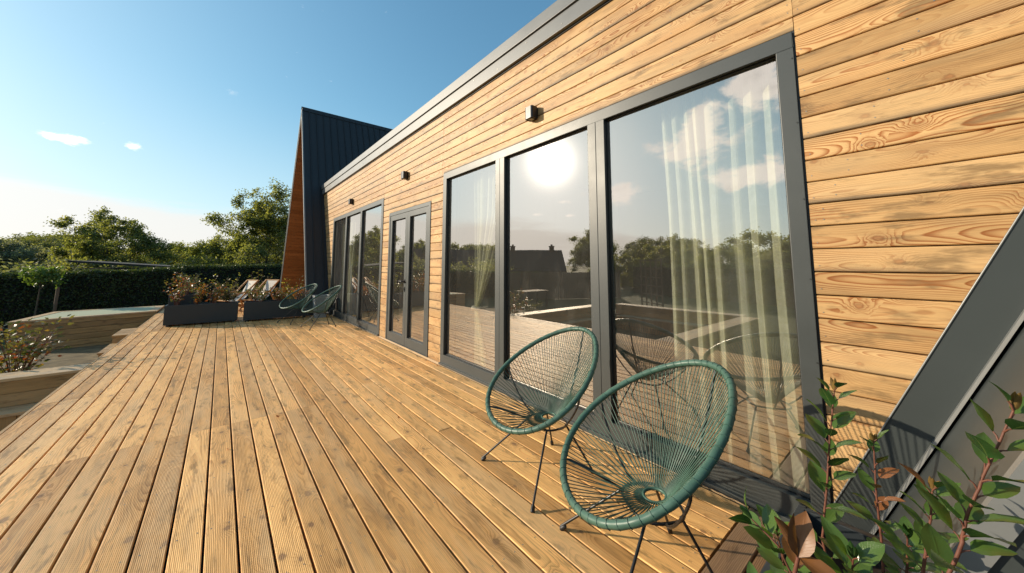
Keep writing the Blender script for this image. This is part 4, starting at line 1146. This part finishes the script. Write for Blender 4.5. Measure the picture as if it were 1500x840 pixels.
tA=tree('broadleaf_tree',treemesh(101,6.4,3.7,.5,17,46000,.14,'tree',0,.95,.12),(1.75,24.6,GZ-.3),'tall open-crowned broadleaf tree left of the dark gable',None,0,.85)
tB=tree('broadleaf_tree',treemesh(102,5.8,3.8,.6,15,34000,.15,'tree',0,.95,.12),(-4.6,28.5,GZ-.4),'wide airy tree above the dark flat shed roof',None,0,.70)
tD=tree('broadleaf_tree',treemesh(103,5.0,3.2,.5,13,26000,.17,'tree_hazed',0,1.2,.12),(-9.4,33,GZ-.4),'hazy grey-green tree at the left edge beyond the hedge',None,0,.62)
tE=tree('round_tree',treemesh(104,4.6,3.4,.4,14,28000,.17,'tree',0,1.2,.12),(-.9,30,GZ-.6),'low rounded tree between the two taller ones',None,0,.60)
# saplings
sp=treemesh(105,2.05,.46,1.30,9,2200,.08,'sapling',0,.8,.028)
tree('young_tree',sp,(-3.95,16.2,GZ),'young light green tree with a thin bare trunk in front of the hedge')
s_=MB(); s_.tube([(0,0,0),(.03,0,1.33)],.035,8); so_=s_.build('tree_stake',M['fencewood']); so_.location=(-3.62,16.25,GZ); tag(so_,'wooden stake beside the young tree','stake')
random.seed(8)
# background trees, several individuals copied
protos=[tD,tE,tB]
bgl=[(-14.5,38,1.1,0),(-11.8,42,1.15,1),(-7.0,38,1.0,0),(-5.0,46,1.2,1),(-2.2,42,1.05,2),(.6,46,1.1,1),(3.3,38,1.0,0),(5.5,34,1.0,1),(-16.5,46,1.3,2),(-9.5,50,1.25,1),(-1.0,55,1.2,0),(4.2,30,.9,2),
     (-19,52,1.3,0),(-13,56,1.35,1)]
sidesw=['left of','right of','behind']
for i,(x,y,s,k) in enumerate(bgl):
    c=copy_tree(protos[k]); c.location=(x,y,GZ-.8); c.rotation_euler=(0,0,random.uniform(0,6)); c.scale=(s*.85,s*.85,s*random.uniform(.58,.74))
    c['label']='distant leafy tree in the treeline beyond the garden hedge'; c['category']='tree'; c['group']='distant trees beyond the hedge'
# low understorey just beyond the hedge
ub=[bushy('wild_bush',(-8.2,23.0,GZ),2.1,1.3,26,3600,.15,['tree','tree_hazed'],'wild bush beyond the left part of the hedge','bush','wild bushes beyond the hedge',70,.9,.02)]
for i,(x,y,s) in enumerate(((-10.6,24,1.0),(-6.1,24.5,1.0),(-2.2,25.0,1.05),(.2,23.6,1.0),(-11.8,21.8,.9),(-4.2,26.5,1.0),(2.6,24.4,1.1),(-13.5,25,1.2),(4.0,25.5,1.2))):
    c=copy_tree(ub[0]); c.location=(x,y,GZ); c.rotation_euler=(0,0,i*1.3); c.scale=(s*1.15,s*1.15,s); c['label']='wild bush in the row between the hedge and the trees'
ub[0]['label']='wild bush in the row between the hedge and the trees'
# reflected side
for i,(x,y,s,k) in enumerate(((-21,10,.62,1),(-23,5,.66,0),(-22,0.5,.60,1),(-21,-4.5,.66,2),(-24,-9,.7,1),(-24.5,14,.62,2),(-22,18,.55,1),(-44,28,1.0,0),(-40,22,1.0,1),(-26,46,.95,0),(-31,50,1.0,1),(-46,38,1.1,2),(-19,45,.9,1),(-33,17,.85,0),(-35,9,.9,1),(-36,2,.9,0),(-34,-6,.95,1))):
    c=copy_tree(protos[k]); c.location=(x,y,GZ-.6); c.rotation_euler=(0,0,random.uniform(0,6)); c.scale=(s*1.3,s*1.3,s)
    c['label']='leafy tree across the garden, seen only as a reflection in the glass'; c['category']='tree'; c['group']='trees across the garden'

# ------------------------------------------------------------------ shed and distant houses
def gable_house(name,loc,rz,L,W,he,hr,label,chim=((-.35,.0),(.1,.0)),s=1):
    r=empty(name,loc,rz); m=MB()
    m.box((-L/2,-W/2,0),(L/2,W/2,he)); 
    for sx in (-1,1):
        x=sx*L/2; f=[(x,-W/2,he),(x,W/2,he),(x,0,hr-.08)]
        m.face(f if sx>0 else f[::-1])
    m.build('wall',M['render'],r)
    rf=MB(); o=.45; sl=(hr-he)/(W/2)
    for sy in (-1,1):
        a=(-L/2-o,sy*(W/2+o),he-sl*o); b_=(L/2+o,sy*(W/2+o),he-sl*o); c_=(L/2+o,0,hr); d_=(-L/2-o,0,hr)
        rf.face([a,b_,c_,d_]); up=lambda p:(p[0],p[1],p[2]+.14)
        rf.face([up(a),up(b_),up(c_),up(d_)]); rf.face([a,b_,up(b_),up(a)]); rf.face([b_,c_,up(c_),up(b_)]); rf.face([a,d_,up(d_),up(a)])
    ro=rf.build('roof',M['tile'],r)
    for (cx,cy) in chim:
        c=MB(); z0=hr-.6; c.box((cx*L-.28,cy-.28,z0),(cx*L+.28,cy+.28,hr+.55)); c.box((cx*L-.34,cy-.34,hr+.55),(cx*L+.34,cy+.34,hr+.65)); c.box((cx*L-.12,cy-.12,hr+.65),(cx*L+.12,cy+.12,hr+.85)); c.build('chimney',M['tile'],ro)
    for sx in (-.3,.0,.3):
        for sy in (-1,1):
            w_=MB(); w_.box((sx*L-.5,sy*(W/2+.012)-.01,.9),(sx*L+.5,sy*(W/2+.012)+.01,2.1)); wo_=w_.build('window',M['windowdark'],r)
    return tag(r,label,'house')
gable_house('village_house',(-24.5,33.5,GZ-.5),R(40),10,7.5,1.9,4.2,'tiled house with two chimneys reflected in the middle pane',((-.42,0),(.08,0)))
gable_house('village_house',(-16.5,37.5,GZ-.5),R(20),8,7,1.9,4.2,'dark tiled house reflected in the pane nearest the door',((.3,0),))
r=empty('flat_roofed_shed',(-2.9,21.8,GZ),R(-6)); m=MB(); m.box((-1.1,-1.2,0),(1.6,1.2,1.85)); m.build('wall',M['darkwall'],r)
m=MB(); A=[(-1.35,-1.4,2.08),(2.6,-1.4,1.76),(2.6,1.4,1.76),(-1.35,1.4,2.08)]; m.face([(p[0],p[1],p[2]+.07) for p in A]); m.face(A[::-1])
for i in range(4):
    p,q=A[i],A[(i+1)%4]; m.face([p,q,(q[0],q[1],q[2]+.07),(p[0],p[1],p[2]+.07)])
m.build('roof',M['darkwall'],r); tag(r,'dark flat-roofed shed just beyond the clipped hedge','shed')
# fence across the garden (reflected)
r=empty('board_fence',(-7.4,15.6,GZ)); m=MB(); d=Vector((-6.6,-3.4,0)); L=d.length; d.normalize(); s=Vector((-d.y,d.x,0)); a=0; random.seed(3)
d=d
while a<L:
    m.obox(d*(a+.06)+Vector((0,0,.78)),d*.055,s*.01,Vector((0,0,.76+random.uniform(-.01,.01)))); a+=.125
m.build('boards',M['fencewood'],r)
for k in range(5):
    p=MB(); p.obox(d*(k*L/4)+s*.05+Vector((0,0,.82)),d*.04,s*.04,Vector((0,0,.82))); p.build('post',M['fencewood'],r)
tag(r,'brown board fence across the garden, reflected in the middle pane','fence')
# garden table in front of it
r=empty('garden_table',(-6.9,12.3,GZ)); m=MB(); m.box((-.75,-.4,.72),(.75,.4,.76)); m.build('table_top',M['fencewood'],r)
for sx in (-.68,.68):
    for sy in (-.33,.33):
        l=MB(); l.box((sx-.03,sy-.03,0),(sx+.03,sy+.03,.719)); l.build('leg',M['black'],r)
tag(r,'dark garden table on the lawn before the board fence','table')
# timber trellis
r=empty('garden_trellis',(-10.5,8.2,GZ),R(-62)); m=MB()
for i in range(5): m.box((-.8+.4*i-.025,-.025,0),(-.8+.4*i+.025,.025,2.25))
r_=m.build('uprights',M['fencewood'],r); m=MB()
for i in range(6): m.box((-.86,.026,.25+.38*i),(.86,.05,.29+.38*i))
m.build('crossbars',M['fencewood'],r); tag(r,'timber trellis standing on the lawn, reflected left of the loose curtain','trellis')

# ------------------------------------------------------------------ dry leaves blown onto the deck
random.seed(90)
lv0=None
for i in range(26):
    x=random.uniform(-1.1,2.1); y=random.uniform(1.6,9.3)
    if i<9: x=random.uniform(1.95,2.2)
    if lv0 is None:
        m=MB(); leafshape(m,(-.018,0,.004),(1,0,.12),(0,0,1),.036,.019,.5,-.15); lv0=m.build('fallen_leaf',M['redleaf']); c=lv0
    else: c=lv0.copy(); link(c)
    c.location=(x,y,.002); c.rotation_euler=(random.uniform(-.2,.2),random.uniform(-.1,.1),random.uniform(0,6.28)); k=random.uniform(.6,1.1); c.scale=(k,k,k)
    tag(c,'small dry leaf lying on the deck boards','leaf','dry leaves on the deck')
